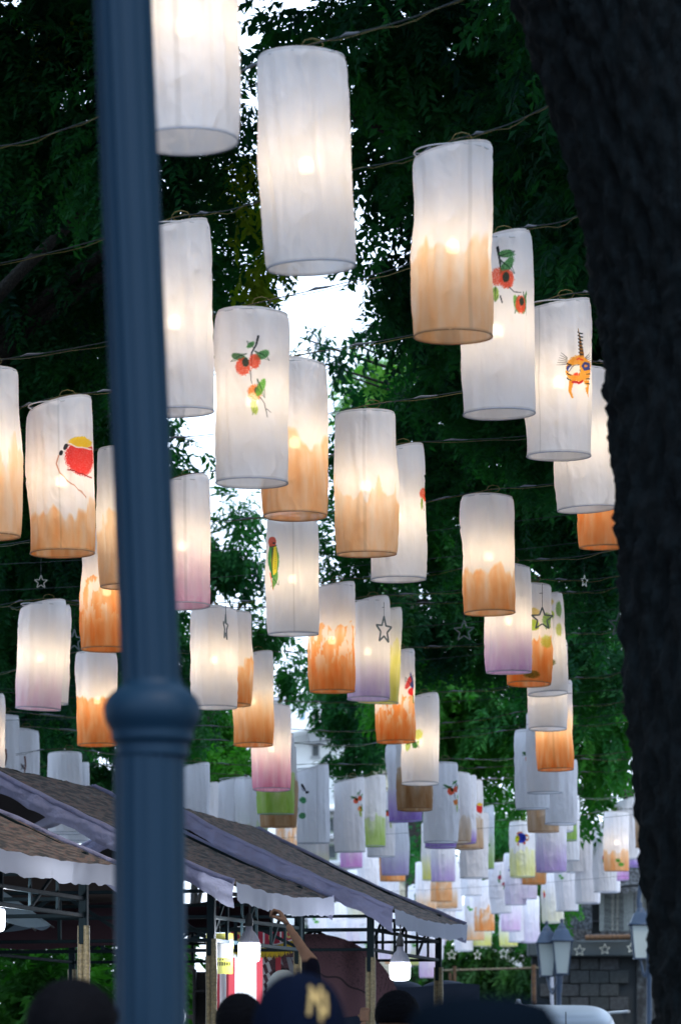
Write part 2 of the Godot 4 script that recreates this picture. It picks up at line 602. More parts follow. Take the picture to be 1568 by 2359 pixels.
		"fish_blue":
			blob(0.09, 0.01, 0.05, 0.06, Color(0.7, 0.38, 0.16), 0.3)
			blob(0.1, 0.01, 0.03, 0.02, Color(0.88, 0.9, 0.88), 0.1)
			blob(-0.03, 0.085, 0.05, 0.022, Color(0.7, 0.3, 0.12), 0.3, 0.9, -0.2)
			blob(0.05, -0.08, 0.02, 0.03, Color(0.75, 0.28, 0.15), 0.2)
			blob(-0.05, -0.1, 0.014, 0.03, Color(0.72, 0.3, 0.15), 0.2)
			blob(0.0, 0.0, 0.082, 0.085, Color(0.1, 0.18, 0.6), 0.2)
			for i in 14:
				blob(-0.02 + (i % 5) * 0.02, 0.05 - (i / 5) * 0.035 - (i % 2) * 0.01, 0.012, 0.012, Color(0.04, 0.06, 0.3), 0.2, 0.8)
			blob(-0.06, -0.01, 0.036, 0.062, Color(0.75, 0.45, 0.15), 0.1)
			blob(-0.07, -0.015, 0.032, 0.056, Color(0.7, 0.78, 0.1), 0.2)
			blob(-0.07, 0.015, 0.01, 0.012, ink, 0.0)
		"butterfly":
			brush_leaf(0.0, 0.0, -0.05, 0.1, 0.05, Color(0.8, 0.1, 0.1), ink)
			brush_leaf(0.0, 0.0, 0.06, 0.13, 0.07, Color(0.16, 0.2, 0.5), ink)
			blob(0.025, 0.02, 0.04, 0.05, Color(0.18, 0.22, 0.5), 0.3)
			blob(0.015, -0.05, 0.045, 0.045, Color(0.85, 0.1, 0.12), 0.2)
			brush_leaf(0.05, -0.08, 0.06, -0.15, 0.03, green, dkgreen)
		"hydrangea":
			blob(0.05, 0.08, 0.045, 0.055, Color(0.75, 0.8, 0.2), 0.7, 0.8)
			blob(-0.075, -0.03, 0.045, 0.06, Color(0.6, 0.75, 0.15), 0.7, 0.8)
			brush_leaf(-0.09, 0.02, -0.02, -0.01, 0.05, Color(0.2, 0.5, 0.08), dkgreen)
			brush_leaf(0.02, 0.01, 0.0, -0.07, 0.04, Color(0.16, 0.46, 0.08), dkgreen)
			brush_leaf(0.02, 0.01, 0.06, -0.07, 0.04, Color(0.16, 0.46, 0.08), dkgreen)
		"leaves":
			stroke([Vector2(-0.04, 0.2), Vector2(0.0, 0.13), Vector2(0.02, 0.1)], 0.032, 0.012, ink)
			stroke([Vector2(-0.06, 0.17), Vector2(-0.01, 0.11)], 0.01, 0.006, Color(0.3, 0.28, 0.35))
			blob(0.03, 0.09, 0.022, 0.016, ink, 0.2)
			blob(-0.03, 0.0, 0.055, 0.04, Color(0.16, 0.5, 0.25), 0.3, 0.85, 0.3)
			blob(-0.04, -0.2, 0.05, 0.04, Color(0.18, 0.48, 0.25), 0.3, 0.85)
			stroke([Vector2(-0.08, 0.0), Vector2(0.02, 0.01)], 0.004, 0.003, dkgreen)
			brush_leaf(-0.11, -0.1, -0.1, -0.16, 0.03, green, dkgreen)
		"pads":
			blob(0.0, 0.1, 0.055, 0.042, Color(0.6, 0.75, 0.15), 0.4, 0.9)
			blob(0.12, 0.14, 0.04, 0.06, Color(0.35, 0.55, 0.15), 0.5, 0.85)
			blob(0.11, -0.02, 0.04, 0.05, Color(0.65, 0.72, 0.2), 0.6, 0.8)
			blob(0.0, 0.2, 0.06, 0.03, Color(0.82, 0.68, 0.15), 0.7, 0.7)
			blob(-0.05, 0.26, 0.03, 0.04, ink, 0.8, 0.6)
			blob(-0.01, -0.28, 0.06, 0.03, Color(0.28, 0.3, 0.05), 0.5, 0.85)
		"sprig":
			blob(-0.04, 0.03, 0.04, 0.03, Color(0.25, 0.62, 0.15), 0.4)
			blob(0.02, -0.04, 0.055, 0.035, Color(0.28, 0.62, 0.18), 0.4)
			stroke([Vector2(-0.08, 0.06), Vector2(0.06, -0.06)], 0.008, 0.005, green)
		"rose":
			blob(0.0, 0.06, 0.04, 0.05, Color(0.55, 0.1, 0.18), 0.5)
			blob(0.08, -0.1, 0.04, 0.045, Color(0.6, 0.12, 0.2), 0.5)
			brush_leaf(0.0, 0.02, -0.04, -0.06, 0.04, green, dkgreen)
			brush_leaf(0.06, -0.14, 0.09, -0.21, 0.03, green, dkgreen)
			brush_leaf(0.03, 0.1, 0.0, 0.2, 0.02, Color(0.4, 0.55, 0.4), dkgreen)
		"bird":
			brush_leaf(-0.06, 0.05, 0.07, -0.02, 0.06, Color(0.2, 0.22, 0.6), ink)
			brush_leaf(-0.02, 0.0, 0.1, 0.0, 0.05, Color(0.25, 0.28, 0.65), ink)
		"toy":
			blob(0.0, 0.05, 0.02, 0.03, Color(0.9, 0.75, 0.15), 0.2)
			blob(0.0, -0.02, 0.03, 0.06, Color(0.78, 0.14, 0.12), 0.2)
			stroke([Vector2(0.01, -0.08), Vector2(0.02, -0.16)], 0.006, 0.004, ink)
		"smudge":
			stroke([Vector2(0.0, 0.12), Vector2(0.01, 0.02), Vector2(-0.005, -0.06)], 0.02, 0.012, Color(0.4, 0.22, 0.16))
			brush_leaf(0.0, 0.03, -0.05, -0.03, 0.03, Color(0.35, 0.3, 0.3), ink)

var wrinkle_tex

func cloth_mat(code, sd, paints, seam, lit, fine):
	var key = "%s %d %s %.2f %s" % [code, sd, paints, seam, lit]
	if cloth_cache.has(key):
		return cloth_cache[key]
	var ik = "%s %d %s %.2f" % [code, sd, paints, seam]
	if not cloth_cache.has(ik):
		cloth_cache[ik] = ImageTexture.create_from_image(cloth_image(code, sd, paints, seam, fine))
	var m = StandardMaterial3D.new()
	m.resource_name = "lantern cloth " + code
	m.albedo_texture = cloth_cache[ik]
	m.roughness = 0.9
	m.metallic_specular = 0.2
	m.backlight_enabled = true
	m.backlight = Color(1, 1, 1)
	m.heightmap_enabled = true
	m.heightmap_texture = wrinkle_tex
	m.heightmap_scale = 1.8
	m.cull_mode = BaseMaterial3D.CULL_DISABLED
	if lit:
		m.transparency = BaseMaterial3D.TRANSPARENCY_ALPHA_DEPTH_PRE_PASS
		m.albedo_color = Color(1, 1, 1, 0.95)
	cloth_cache[key] = m
	return m

var shades = []
var hoop_mesh
var hanger_mesh
var bulb_mesh
var socket_mesh
var cord_mesh
var tops = {}

func lantern_meshes():
	wrinkle_tex = NoiseTexture2D.new()
	wrinkle_tex.width = 512
	wrinkle_tex.height = 256
	wrinkle_tex.seamless = true
	var wn = noise(21, 0.007, FastNoiseLite.TYPE_SIMPLEX, 3)
	wn.fractal_type = FastNoiseLite.FRACTAL_RIDGED
	wn.fractal_gain = 0.45
	wn.domain_warp_enabled = true
	wn.domain_warp_amplitude = 22.0
	wn.domain_warp_frequency = 0.01
	wrinkle_tex.noise = wn
	var nl = noise(31, 1.0, FastNoiseLite.TYPE_SIMPLEX, 2)
	for k in 8:
		var f = func(u, v):
			var a = (u - 0.5) * TAU
			var free = pow(sin(PI * clampf(v, 0.0, 1.0)), 0.5) if v > 0.0 and v < 1.0 else 0.0
			var c = cos(a)
			var s = sin(a)
			var big = nl.get_noise_3d(s * 0.9 + k * 9.0, c * 0.9, v * 0.9)
			var fold = nl.get_noise_3d(s * 2.6 + k * 5.0 + v * 0.5, c * 2.6, v * 0.55 + 9.0)
			var crease = absf(nl.get_noise_3d(s * 3.4 + v * 2.2 + k * 2.0, c * 3.4 - v * 1.4, v * 1.5 + 40.0))
			var pucker = nl.get_noise_3d(s * 5.5 + k * 3.0, c * 5.5, v * 1.2 + 20.0) * (exp(-v * 9.0) + exp(-(1.0 - v) * 9.0))
			var r = 0.2 * (1.0 + free * (0.10 * big + 0.15 * fold - 0.32 * maxf(0.0, 0.16 - crease) * (0.4 + big)) + 0.02 * pucker)
			if v > 0.985:
				r -= (v - 0.985) * 0.35
			var tilt = nl.get_noise_2d(k * 13.0, 4.0) * 0.10 * s + nl.get_noise_2d(k * 9.0, 14.0) * 0.05 * c
			return Vector3(s * r + free * 0.006 * nl.get_noise_2d(k * 7.0, v), v * 0.95 + tilt * v * v, c * r)
		shades.append(grid(64, 40, f, true))
	var ring = []
	for i in 33:
		ring.append(Vector3(sin(TAU * i / 32.0) * 0.2, 0, cos(TAU * i / 32.0) * 0.2))
	hoop_mesh = tube(ring, 0.0042, 5)
	hanger_mesh = bars([[Vector3(-0.2, 0, 0), Vector3(0.2, 0, 0)], [Vector3(0, 0.001, -0.2), Vector3(0, 0.001, 0.2)], [Vector3(0, 0, 0), Vector3(0, 0.05, 0)]], 0.004)
	bulb_mesh = lathe([Vector2(0.0, -0.036), Vector2(0.026, -0.034), Vector2(0.034, -0.024), Vector2(0.035, 0.0), Vector2(0.034, 0.018), Vector2(0.026, 0.03), Vector2(0.018, 0.037), Vector2(0.0, 0.038)], 16)
	socket_mesh = lathe([Vector2(0.0, 0.0), Vector2(0.016, 0.002), Vector2(0.018, 0.04), Vector2(0.008, 0.055), Vector2(0.0, 0.056)], 12)
	cord_mesh = tube([Vector3(0, 0.55, 0), Vector3(0.004, 0.75, 0.003), Vector3(0, 0.95, 0)], 0.003, 5)

var shade_turn = 0
var LE = 0.019

func lantern(row, group):
	# [key, top x, top y, bottom x, bottom y, width, lit, dye, paints, seam, label]
	var s = 0.4 / row[5]
	var top = P(row[1], row[2], s)
	var bot = P(row[3], row[4], s)
	var h = (top - bot).length()
	var far = row[5] < 58
	var y = (top - bot) / h
	var x = y.cross(Vector3(0, 0, 1)).normalized()
	var o = thing("cloth_lantern", row[10], "lantern", bot, group)
	o.basis = Basis(x, y, x.cross(y)) * Basis(Vector3.RIGHT, rng.randf_range(-0.05, 0.03))
	o.scale = Vector3(1, h / 0.95, 1)
	tops[row[0]] = [top, s]
	shade_turn += 1
	var big = row[5] >= 75
	var mat = cloth_mat(row[7], 0 if row[7] == "white" else (shade_turn if row[6] and big else 1), row[8], row[9], row[6], row[6] and big)
	part("cloth_shade", shades[shade_turn % 8], mat, o)
	var wire = M("hem wire", lin(0.33, 0.35, 0.42), 0.6)
	if row[7][0] in ["o", "b"] and row[7] != "white":
		wire = M("dyed hem wire", lin(0.32, 0.16, 0.07), 0.6)
	part("hoop", hoop_mesh, wire, o, Vector3(0, 0.003, 0))
	if not far:
		part("hoop", hoop_mesh, M("top hem wire", lin(0.5, 0.5, 0.52), 0.6), o, Vector3(0, 0.945, 0)).scale = Vector3(0.975, 1, 0.975)
		part("hanger", hanger_mesh, M("steel wire", lin(0.2, 0.2, 0.22), 0.5, 0.6), o, Vector3(0, 0.943, 0))
	if row[6]:
		part("cord", cord_mesh, M("black flex", lin(0.02, 0.02, 0.022), 0.6), o)
		part("socket", socket_mesh, M("white plastic", lin(0.6, 0.6, 0.58), 0.4), o, Vector3(0, 0.505, 0))
		var bm = M("warm bulb", Color(1, 0.9, 0.75), 0.4)
		bm.emission_enabled = true
		bm.emission = Color(1.0, 0.9, 0.72)
		bm.emission_energy_multiplier = 3.6
		part("light_bulb", bulb_mesh, bm, o, Vector3(0, 0.465, 0))
		var l = OmniLight3D.new()
		l.name = "bulb_glow"
		l.light_color = Color(1.0, 0.88, 0.70)
		l.light_energy = LE * (0.1 if far else (0.85 if row[5] > 135 else 1.0)) * rng.randf_range(0.85, 1.15)
		l.light_size = 0.025
		l.omni_range = 8.0
		l.omni_attenuation = 2.0
		l.shadow_enabled = true
		l.position = Vector3(0, 0.465, 0)
		o.add_child(l, true)
	return o

func lanterns_near():
	# key, top (x, y), bottom (x, y), width, lit, dye, paintings, seam (-1..1, -9 none), label
	return [
		["A1", 422, -225, 430, 328, 238, true, "white", [], -0.12, "big white lantern at the top beside the blue post, its upper end out of view"],
		["A2", 694, 138, 717, 618, 203, true, "white", [], -9, "largest whole white lantern, undyed, tilted on the top cable"],
		["A3", 1041, 349, 1043, 777, 181, true, "o46w3", [], 0.42, "big lit lantern with wavy pale orange dye over its lower half"],
		["A4", 1139, 560, 1149, 955, 166, true, "white", [["persimmon_two", 0.035, 0.67, 1.0]], -9, "white lantern painted with three persimmons, half behind the big orange-dyed one"],
		["A5", 1284, 703, 1286, 1052, 148, true, "white", [["tiger", 0.118, 0.5, 1.0]], -0.62, "white lantern painted with a striped tiger head and upright tail"],
		["A6", 1332, 856, 1351, 1174, 136, true, "white", [], -9, "plain white lantern with its right edge cut by the dark tree trunk"],
		["A7", 1388, 992, 1392, 1262, 117, true, "o85w6", [], -9, "orange lantern end showing between a white lantern and the tree trunk"],
		["B1", -33, 857, -28, 1238, 150, true, "o50w3", [], -9, "pale orange lantern cut off by the left edge of the view"],
		["B2", 138, 934, 144, 1276, 148, true, "o27w5", [["pot", 0.135, 0.56, 1.0]], 0.02, "lantern painted with a red and yellow round-bellied figure above an orange hem"],
		["B3", 292, 1040, 298, 1352, 132, true, "o45w3", [], -9, "orange-hemmed lantern mostly hidden behind the blue lamp post"],
		["B4", 247, 1220, 247, 1497, 119, true, "o60b7", [], -9, "lantern with bright blotchy orange dye just left of the blue post"],
		["B5", 418, 1112, 421, 1397, 126, true, "p60s3", [], 0.15, "pink tinged lantern emerging from behind the right side of the post"],
		["B6", 396, 526, 409, 951, 168, true, "white", [], -9, "tall plain white lantern emerging from behind the post below the top one"],
		["C1", 581, 724, 580, 1114, 166, true, "white", [["persimmon", -0.005, 0.615, 1.0]], -9, "white lantern painted with a branch of persimmons in the middle of its face"],
		["C2", 678, 841, 680, 1190, 146, true, "o48w4", [], -9, "orange-dyed lantern tucked behind the persimmon branch lantern"],
		["C3", 841, 954, 844, 1278, 137, true, "o43w3", [], -0.05, "pale orange dyed lantern with a seam, before a white one"],
		["C4", 912, 1041, 917, 1336, 127, true, "white", [["persimmon_two", 0.2, 0.57, 0.8]], -9, "white lantern with fruit painted at its right edge behind a pale orange one"],
		["C5", 673, 1201, 676, 1462, 116, true, "white", [["fish_tall", -0.155, 0.6, 1.0]], 0.05, "white lantern painted with an upright green and yellow fish"],
		["C6", 764, 1351, 765, 1594, 105, true, "o60b7", [], -9, "lantern with strong blotchy orange dye below the fish lantern"],
		["C7", 847, 1387, 848, 1611, 98, true, "v42s3", [], -9, "violet-hemmed lantern with a metal star hanging in front of it"],
		["C8", 878, 1406, 871, 1619, 92, true, "y62w5", [], -9, "yellow-green dyed lantern behind the violet-hemmed one with the star"],
		["D1", 1121, 1146, 1127, 1413, 118, true, "o37w5", [], -9, "orange-dyed lantern hanging alone before dark foliage right of centre"],
		["D2", 1168, 1308, 1171, 1550, 104, true, "m45s3", [], -9, "lantern with a magenta hem overlapped by the lone orange-dyed one"],
		["D3", 1219, 1350, 1217, 1577, 100, true, "o42w8", [["pads", 0.03, 0.42, 1.25]], -9, "orange lantern with painted lily pads behind a hanging star"],
		["D4", 1249, 1379, 1261, 1599, 92, true, "white", [["pads", 0.03, 0.62, 1.2]], -9, "white lantern with green pads painted at its right, rightmost of the lily pad pair"],
		["D5", 1262, 1474, 1261, 1680, 87, true, "white", [], -9, "plain white lantern right above the glowing orange one near the trunk"],
		["D6", 1274, 1576, 1279, 1774, 83, true, "o70s7", [], -0.12, "glowing orange lantern at the bottom of the lit column near the trunk"],
		["E1a", 100, 1394, 88, 1634, 104, true, "p40s2", [], -9, "pinkish lantern with a slanted top at the left below the round-bellied figure"],
		["E1b", 112, 1402, 108, 1622, 99, true, "white", [], -9, "white lantern peeping out right behind the slanted pinkish one"],
		["E2", 222, 1506, 226, 1717, 94, true, "o48w7", [], -9, "glowing orange lantern touching the left of the post collar"],
		["E3", 494, 1404, 494, 1631, 103, true, "white", [], -9, "grey-white lantern with a star seen edge-on, right of the post"],
		["E4", 530, 1413, 529, 1625, 97, true, "o40w6", [], -9, "orange-hemmed lantern half behind the grey-white one with the edge-on star"],
		["E5", 583, 1511, 583, 1717, 91, true, "o60s6", [], -9, "lantern fading softly from white down to deep orange"],
		["E6", 626, 1627, 626, 1820, 86, true, "p55s5", [], -9, "lantern fading from white down to deep pink"],
		["F1", 909, 1504, 912, 1710, 89, true, "o50b8", [["butterfly", 0.155, 0.56, 1.0]], -9, "bright orange lantern with a red and blue butterfly at its right edge"],
		["F2", 967, 1608, 967, 1806, 85, true, "white", [["hydrangea", -0.075, 0.44, 1.0]], -9, "white lit lantern painted with a green flower head and leaves"],
		["G1", -36, 1606, -34, 1800, 90, true, "white", [], -9, "white lit lantern showing a sliver at the left edge above the stall roof"],
	]

func lanterns_mid():
	return [
		["H1", 6, 1649, 6, 1838, 76, false, "white", [["smudge", 0.06, 0.42, 1.0]], -9, "unlit grey lantern at the left edge standing behind the stall ridge"],
		["H2", 52, 1684, 52, 1868, 75, false, "white", [["smudge", 0.05, 0.5, 1.0]], -9, "unlit grey lantern, second from the left edge behind the stall ridge"],
		["H3", 150, 1735, 150, 1920, 77, false, "white", [], -9, "unlit blue-grey lantern with a bulging top above the left stall roof"],
		["H4", 170, 1766, 170, 1940, 72, false, "white", [], -9, "unlit grey lantern half behind the one with a bulging top"],
		["H5", 276, 1842, 276, 2000, 66, false, "white", [], -9, "unlit grey lantern peeping past the left side of the lamp post shaft"],
		["H6", 446, 1764, 446, 1940, 73, false, "white", [], -9, "unlit blue-grey lantern just right of the lower post shaft"],
		["H7", 470, 1812, 470, 1980, 68, false, "white", [], -9, "unlit grey lantern low between two others right of the post"],
		["H8", 540, 1794, 540, 1966, 71, false, "white", [], 0.1, "unlit blue-grey lantern with a seam over the second stall roof"],
		["H9", 580, 1794, 580, 1974, 75, false, "g38w2", [], -9, "unlit blue-grey lantern with a pale green patch at its lower right"],
		["H10", 635, 1690, 635, 1876, 83, false, "g50w5", [], -9, "unlit lantern dipped bright green hanging under the pink one"],
		["H11", 642, 1722, 641, 1906, 81, false, "b60w6", [], -9, "unlit brown-stained lantern below the green-dipped one"],
		["H12", 720, 1770, 722, 1943, 73, false, "white", [["leaves", -0.1, 0.55, 1.0]], 0.3, "unlit lilac lantern painted with a dark twig and green leaves"],
		["H13", 722, 1838, 722, 2008, 70, false, "y30s2", [], -9, "unlit pale lantern hanging low behind the twig lantern"],
		["H14", 803, 1798, 806, 1963, 70, false, "white", [["persimmon", 0.12, 0.66, 0.75]], -9, "unlit blue-grey lantern with a red fruit painted at its right"],
		["H15", 853, 1793, 853, 1950, 68, false, "g38w4", [], -9, "unlit lantern with a lime green hem in the middle row"],
		["H16", 875, 1826, 877, 1974, 64, false, "white", [["persimmon", 0.13, 0.62, 0.75]], -9, "unlit grey-blue lantern overlapping behind the lime green hem"],
		["H17", 927, 1716, 934, 1893, 76, false, "v45s7", [["smudge", 0.1, 0.78, 1.2]], -9, "unlit lantern with a deep violet hem below the bright orange butterfly lantern"],
		["H18", 955, 1682, 955, 1866, 80, false, "b48w7", [], -9, "unlit brown-dyed lantern end under the white flower head lantern"],
		["H19", 1015, 1759, 1014, 1941, 77, false, "white", [["persimmon", 0.16, 0.6, 0.9]], -9, "unlit slate blue lantern with a leafy fruit branch at its right edge"],
		["H20", 1014, 1786, 1014, 1953, 72, false, "v22s7", [], -9, "unlit lantern whose violet hem shows under the slate blue one"],
		["H21", 1047, 1782, 1049, 1941, 71, false, "b30w3", [["smudge", 0.0, 0.42, 1.0]], -9, "unlit wrinkled lantern with rusty stains"],
		["H22", 1062, 1792, 1062, 1942, 68, false, "v22s7", [], -9, "thin strip of an unlit violet-hemmed lantern behind the wrinkled one"],
		["H23", 1077, 1806, 1080, 1955, 66, false, "b42w4", [["pot", 0.15, 0.55, 0.6]], -9, "unlit brown-hemmed lantern with a small red figure at its edge"],
		["H24", 1105, 1860, 1107, 2002, 61, false, "g60s3", [["sprig", 0.08, 0.4, 1.0]], -9, "unlit pale green lantern with a leaf sprig"],
		["H25", 1091, 1872, 1091, 2023, 65, false, "white", [], -9, "unlit grey lantern below and behind the pale green sprig one"],
		["I1", 1222, 1686, 1226, 1864, 75, false, "white", [["persimmon", 0.0, 0.6, 1.0]], -9, "unlit slate lantern with dark painted fruit, left of the shaded column"],
		["I2", 1252, 1642, 1254, 1827, 80, false, "white", [], -9, "unlit slate lantern topmost in the shaded column near the trunk"],
		["I3", 1292, 1758, 1290, 1899, 72, false, "white", [], -9, "unlit slate lantern at the right of the shaded column"],
		["I4", 1250, 1752, 1251, 1917, 71, false, "b60w4", [], -9, "unlit brown lantern end in the shaded column"],
		["I5", 1285, 1766, 1286, 1916, 66, false, "white", [], -9, "small white end below the slate lantern at the right of the shaded column"],
		["I6", 1295, 1788, 1296, 1937, 63, false, "g30w5", [], -9, "unlit green-hemmed lantern low in the shaded column"],
		["I7", 1302, 1838, 1303, 1983, 60, false, "white", [], -9, "unlit grey lantern at the bottom right of the shaded column"],
		["I8", 1268, 1848, 1269, 2009, 69, false, "v50s4", [], -9, "unlit lantern fading to deep violet beside the blue fish"],
		["I9", 1201, 1896, 1203, 2021, 56, false, "y48w3", [["fish_blue", -0.02, 0.66, 1.0]], -9, "lantern painted with a blue fish above a yellow-green wash"],
		["I10", 1228, 1905, 1229, 2037, 54, false, "o60s5", [], -9, "tan-dyed lantern end just right below the blue fish"],
		["J1", 1442, 1843, 1444, 1979, 54, false, "white", [["persimmon", -0.13, 0.58, 0.9]], -9, "grey lantern with a small painted branch nearest the trunk at the right"],
		["J2", 1418, 1872, 1419, 2007, 56, true, "o30w5", [["sprig", 0.05, 0.14, 0.9]], -9, "lantern with an orange-brown hem glowing inside, beside the trunk"],
		["J3", 1421, 1895, 1422, 2028, 50, false, "m30s5", [], -9, "pink-hemmed lantern end under the glowing orange-brown hem"],
		["J4", 1489, 1818, 1490, 1952, 55, false, "b55w5", [], -9, "brown-dyed lantern mostly hidden by the trunk at the right"],
		["J5", 1391, 1926, 1393, 2055, 53, false, "white", [["rose", -0.02, 0.53, 0.8]], -9, "white lantern with one dark red rose painted, in the far right row"],
		["J6", 1348, 1905, 1351, 2081, 52, false, "white", [], -9, "tall blank white lantern between the rose one and the green sprout one"],
		["J7", 1402, 1936, 1404, 2056, 46, false, "white", [], -9, "blank white lantern overlapped by the single rose lantern"],
		["J8", 1357, 1962, 1358, 2082, 44, false, "white", [], -9, "blank white lantern overlapped by the tall blank one"],
		["J9", 1302, 1962, 1305, 2099, 51, false, "white", [["sprig", -0.1, 0.55, 0.6]], -9, "white lantern with a thin green sprout painted at its left"],
		["J10", 1270, 2014, 1273, 2126, 49, false, "c80s4", [["toy", -0.16, 0.55, 0.9]], -9, "cream lantern with a tiny red and yellow figure at its left"],
		["J11", 1462, 1868, 1463, 1996, 50, false, "v22s7", [], -9, "violet hem sliver beside the trunk in the far right row"],
		["K1", 1114, 2030, 1115, 2145, 46, false, "o45b6", [], -9, "far white lantern splashed with orange at its hem"],
		["K2", 1147, 1988, 1154, 2104, 48, false, "white", [["rose", 0.0, 0.62, 0.9]], -9, "far white lantern painted with two dark red roses"],
		["K3", 1185, 1967, 1187, 2085, 49, false, "l70s3", [["bird", -0.08, 0.65, 1.0]], -9, "far lavender lantern with a dark blue bird"],
		["K4", 1211, 1956, 1211, 2071, 49, false, "l70s3", [["sprig", -0.03, 0.42, 1.2]], -9, "far lavender lantern with two green leaves"],
		["K5", 1175, 2035, 1176, 2145, 44, false, "m60s2", [], -9, "far pinkish lantern below the bird lantern"],
		["K6", 1191, 2060, 1192, 2170, 42, false, "white", [], -9, "far white lantern below the pinkish one"],
		["K7", 1220, 2064, 1221, 2172, 42, false, "l70s3", [], -9, "far whitish lavender lantern, rightmost above the street lamps"],
		["K8", 1170, 2074, 1171, 2180, 41, false, "y45s4", [], -9, "far lantern with a yellow-green hem below the pinkish one"],
		["K9", 1019, 1884, 1020, 2031, 55, false, "v40s4", [], -9, "lantern with a pale violet hem in the middle above a tan one"],
		["K9b", 996, 1890, 997, 2028, 50, false, "y45s4", [], -9, "yellow-green sliver at the left of the pale violet hem"],
		["K10", 1016, 1960, 1016, 2077, 49, false, "o70b4", [], -9, "tan-dyed lantern under the pale violet hem"],
		["K11", 1028, 1972, 1029, 2091, 48, false, "o40s3", [], -9, "pale lantern with a faint tan hem behind the tan one"],
		["K12", 980, 1986, 981, 2098, 46, false, "o40s3", [], -9, "white lantern with a faint orange hem left of the tan one"],
		["K13", 962, 2036, 963, 2140, 43, false, "white", [], -9, "white far lantern directly above the slope of the stall roof tip"],
		["K14", 1026, 2056, 1026, 2161, 44, false, "o40s3", [], -9, "far lantern with an orange-tan hem right above the roof tip"],
		["K15", 1068, 2086, 1068, 2191, 42, false, "white", [], -9, "far white lantern right of the roof tip, lowest of its row"],
		["K16", 1091, 2059, 1093, 2166, 44, false, "o40s3", [["sprig", -0.1, 0.66, 0.8]], -9, "far pale orange lantern with a green leaf"],
		["K17", 1110, 2076, 1110, 2180, 42, false, "y45s4", [], -9, "far lantern with a bright yellow-green hem beside the pale orange leaf one"],
		["K18", 808, 1868, 809, 1999, 51, false, "m50s5", [], -9, "lantern with a magenta hem low between the blue-grey ones"],
		["K19", 904, 1888, 904, 2030, 57, false, "o55w5", [], -9, "orange-brown dyed lantern above the stall roof"],
		["K20", 908, 1866, 909, 2016, 61, false, "v40s3", [], -9, "greyish lantern with a violet hem before the orange-brown one"],
		["K21", 847, 1934, 848, 2052, 48, false, "white", [], -9, "white lantern between the magenta hem and the orange-brown one"],
		["K22", 664, 1858, 664, 1990, 54, false, "o70b4", [], -9, "white lantern with a tan streak low over the stall roof"],
		["K23", 1085, 1946, 1086, 2063, 47, false, "white", [], -9, "white far lantern left of the orange splash"],
		["K24", 1041, 1985, 1042, 2098, 45, false, "white", [], -9, "white far lantern right of the faint tan hem"],
		["K25", 895, 1990, 896, 2100, 45, false, "white", [], -9, "white far lantern below the orange-brown dyed one"],
		["K26", 1328, 1880, 1330, 2010, 52, false, "white", [], -9, "white lantern just right of the shaded column's lowest grey one"],
		["K27", 822, 2006, 823, 2115, 44, false, "c80s4", [], -9, "cream far lantern behind the stall roof slope"],
		["K28", 1150, 1988, 1150, 2070, 48, false, "white", [], -9, "white far lantern top showing left of the blue fish"],
	]

func cable(label, rows, slack):
	# rows: lantern keys and free (x, y) ends from left to right; free ends keep the height of the lantern beside them
	var pts = []
	for i in rows.size():
		if rows[i] is String:
			pts.append(tops[rows[i]][0] + Vector3(0, 0.055, 0))
		else:
			var k = 0
			var best = 99
			for j in rows.size():
				if rows[j] is String and absi(j - i) < best:
					best = absi(j - i)
					k = j
			var hgt = tops[rows[k]][0].y + 0.055 - EYE
			pts.append(P(rows[i][0], rows[i][1], hgt / (HZ - rows[i][1])))
	var dense = curve(pts, 10)
	var o = thing("hanging_cable", label, "cable", dense[0], "cables that carry the lanterns")
	var line = []
	var twin = []
	for i in dense.size():
		var q = dense[i] - dense[0]
		var sag = -slack * pow(sin(PI * fmod(i / 10.0, 1.0)), 2.0)
		line.append(q + Vector3(0, sag, 0))
		twin.append(q + Vector3(0, sag * 1.7 + 0.008 * sin(i * 1.9), 0.008 * cos(i * 1.9)))
	part("wire", tube(line, 0.003, 5), M("pale wire", lin(0.025, 0.034, 0.04), 0.9), o)
	part("flex", tube(twin, 0.0024, 5), M("mustard flex", lin(0.10, 0.08, 0.015), 0.6), o)
	var st = SurfaceTool.new()
	for i in pts.size():
		if not rows[i] is String:
			continue
		for e in [-1, 1]:
			var a = line[clampi(i * 10 + e * 2, 0, line.size() - 1)]
			var b = line[clampi(i * 10 + e * 3, 0, line.size() - 1)]
			st.begin(Mesh.PRIMITIVE_TRIANGLES)
			tube_into(st, [a, a.lerp(b, 0.3) + Vector3(0, 0.006, 0), a.lerp(b, 0.7), b], [0.003, 0.009, 0.007, 0.003], 5)
			st.generate_normals()
			part("tie", st.commit(), M("white tie", lin(0.12, 0.13, 0.15), 0.9), o)
			st = SurfaceTool.new()
		var c = pts[i] - dense[0]
		var loop = []
		for k in 9:
			var a = TAU * k / 8.0
			loop.append(c + Vector3(cos(a) * 0.05 + 0.05, sin(a) * 0.028 + 0.012, 0.01 * sin(a)))
		part("flex_loop", tube(loop, 0.003, 4), mats["mustard flex"], o)
	return o

func bare_wire(label, a, b, sag, r = 0.0026):
	var pts = []
	for i in 21:
		var t = i / 20.0
		pts.append(a.lerp(b, t) - a - Vector3(0, sag * 4.0 * t * (1.0 - t), 0))
	var o = part(numbered("overhead_wire"), tube(pts, r, 5), M("grey wire", lin(0.035, 0.045, 0.05), 0.8), self, a)
	o.set_meta("label", label)
	o.set_meta("category", "wire")
	o.set_meta("group", "thin wires strung across the street")

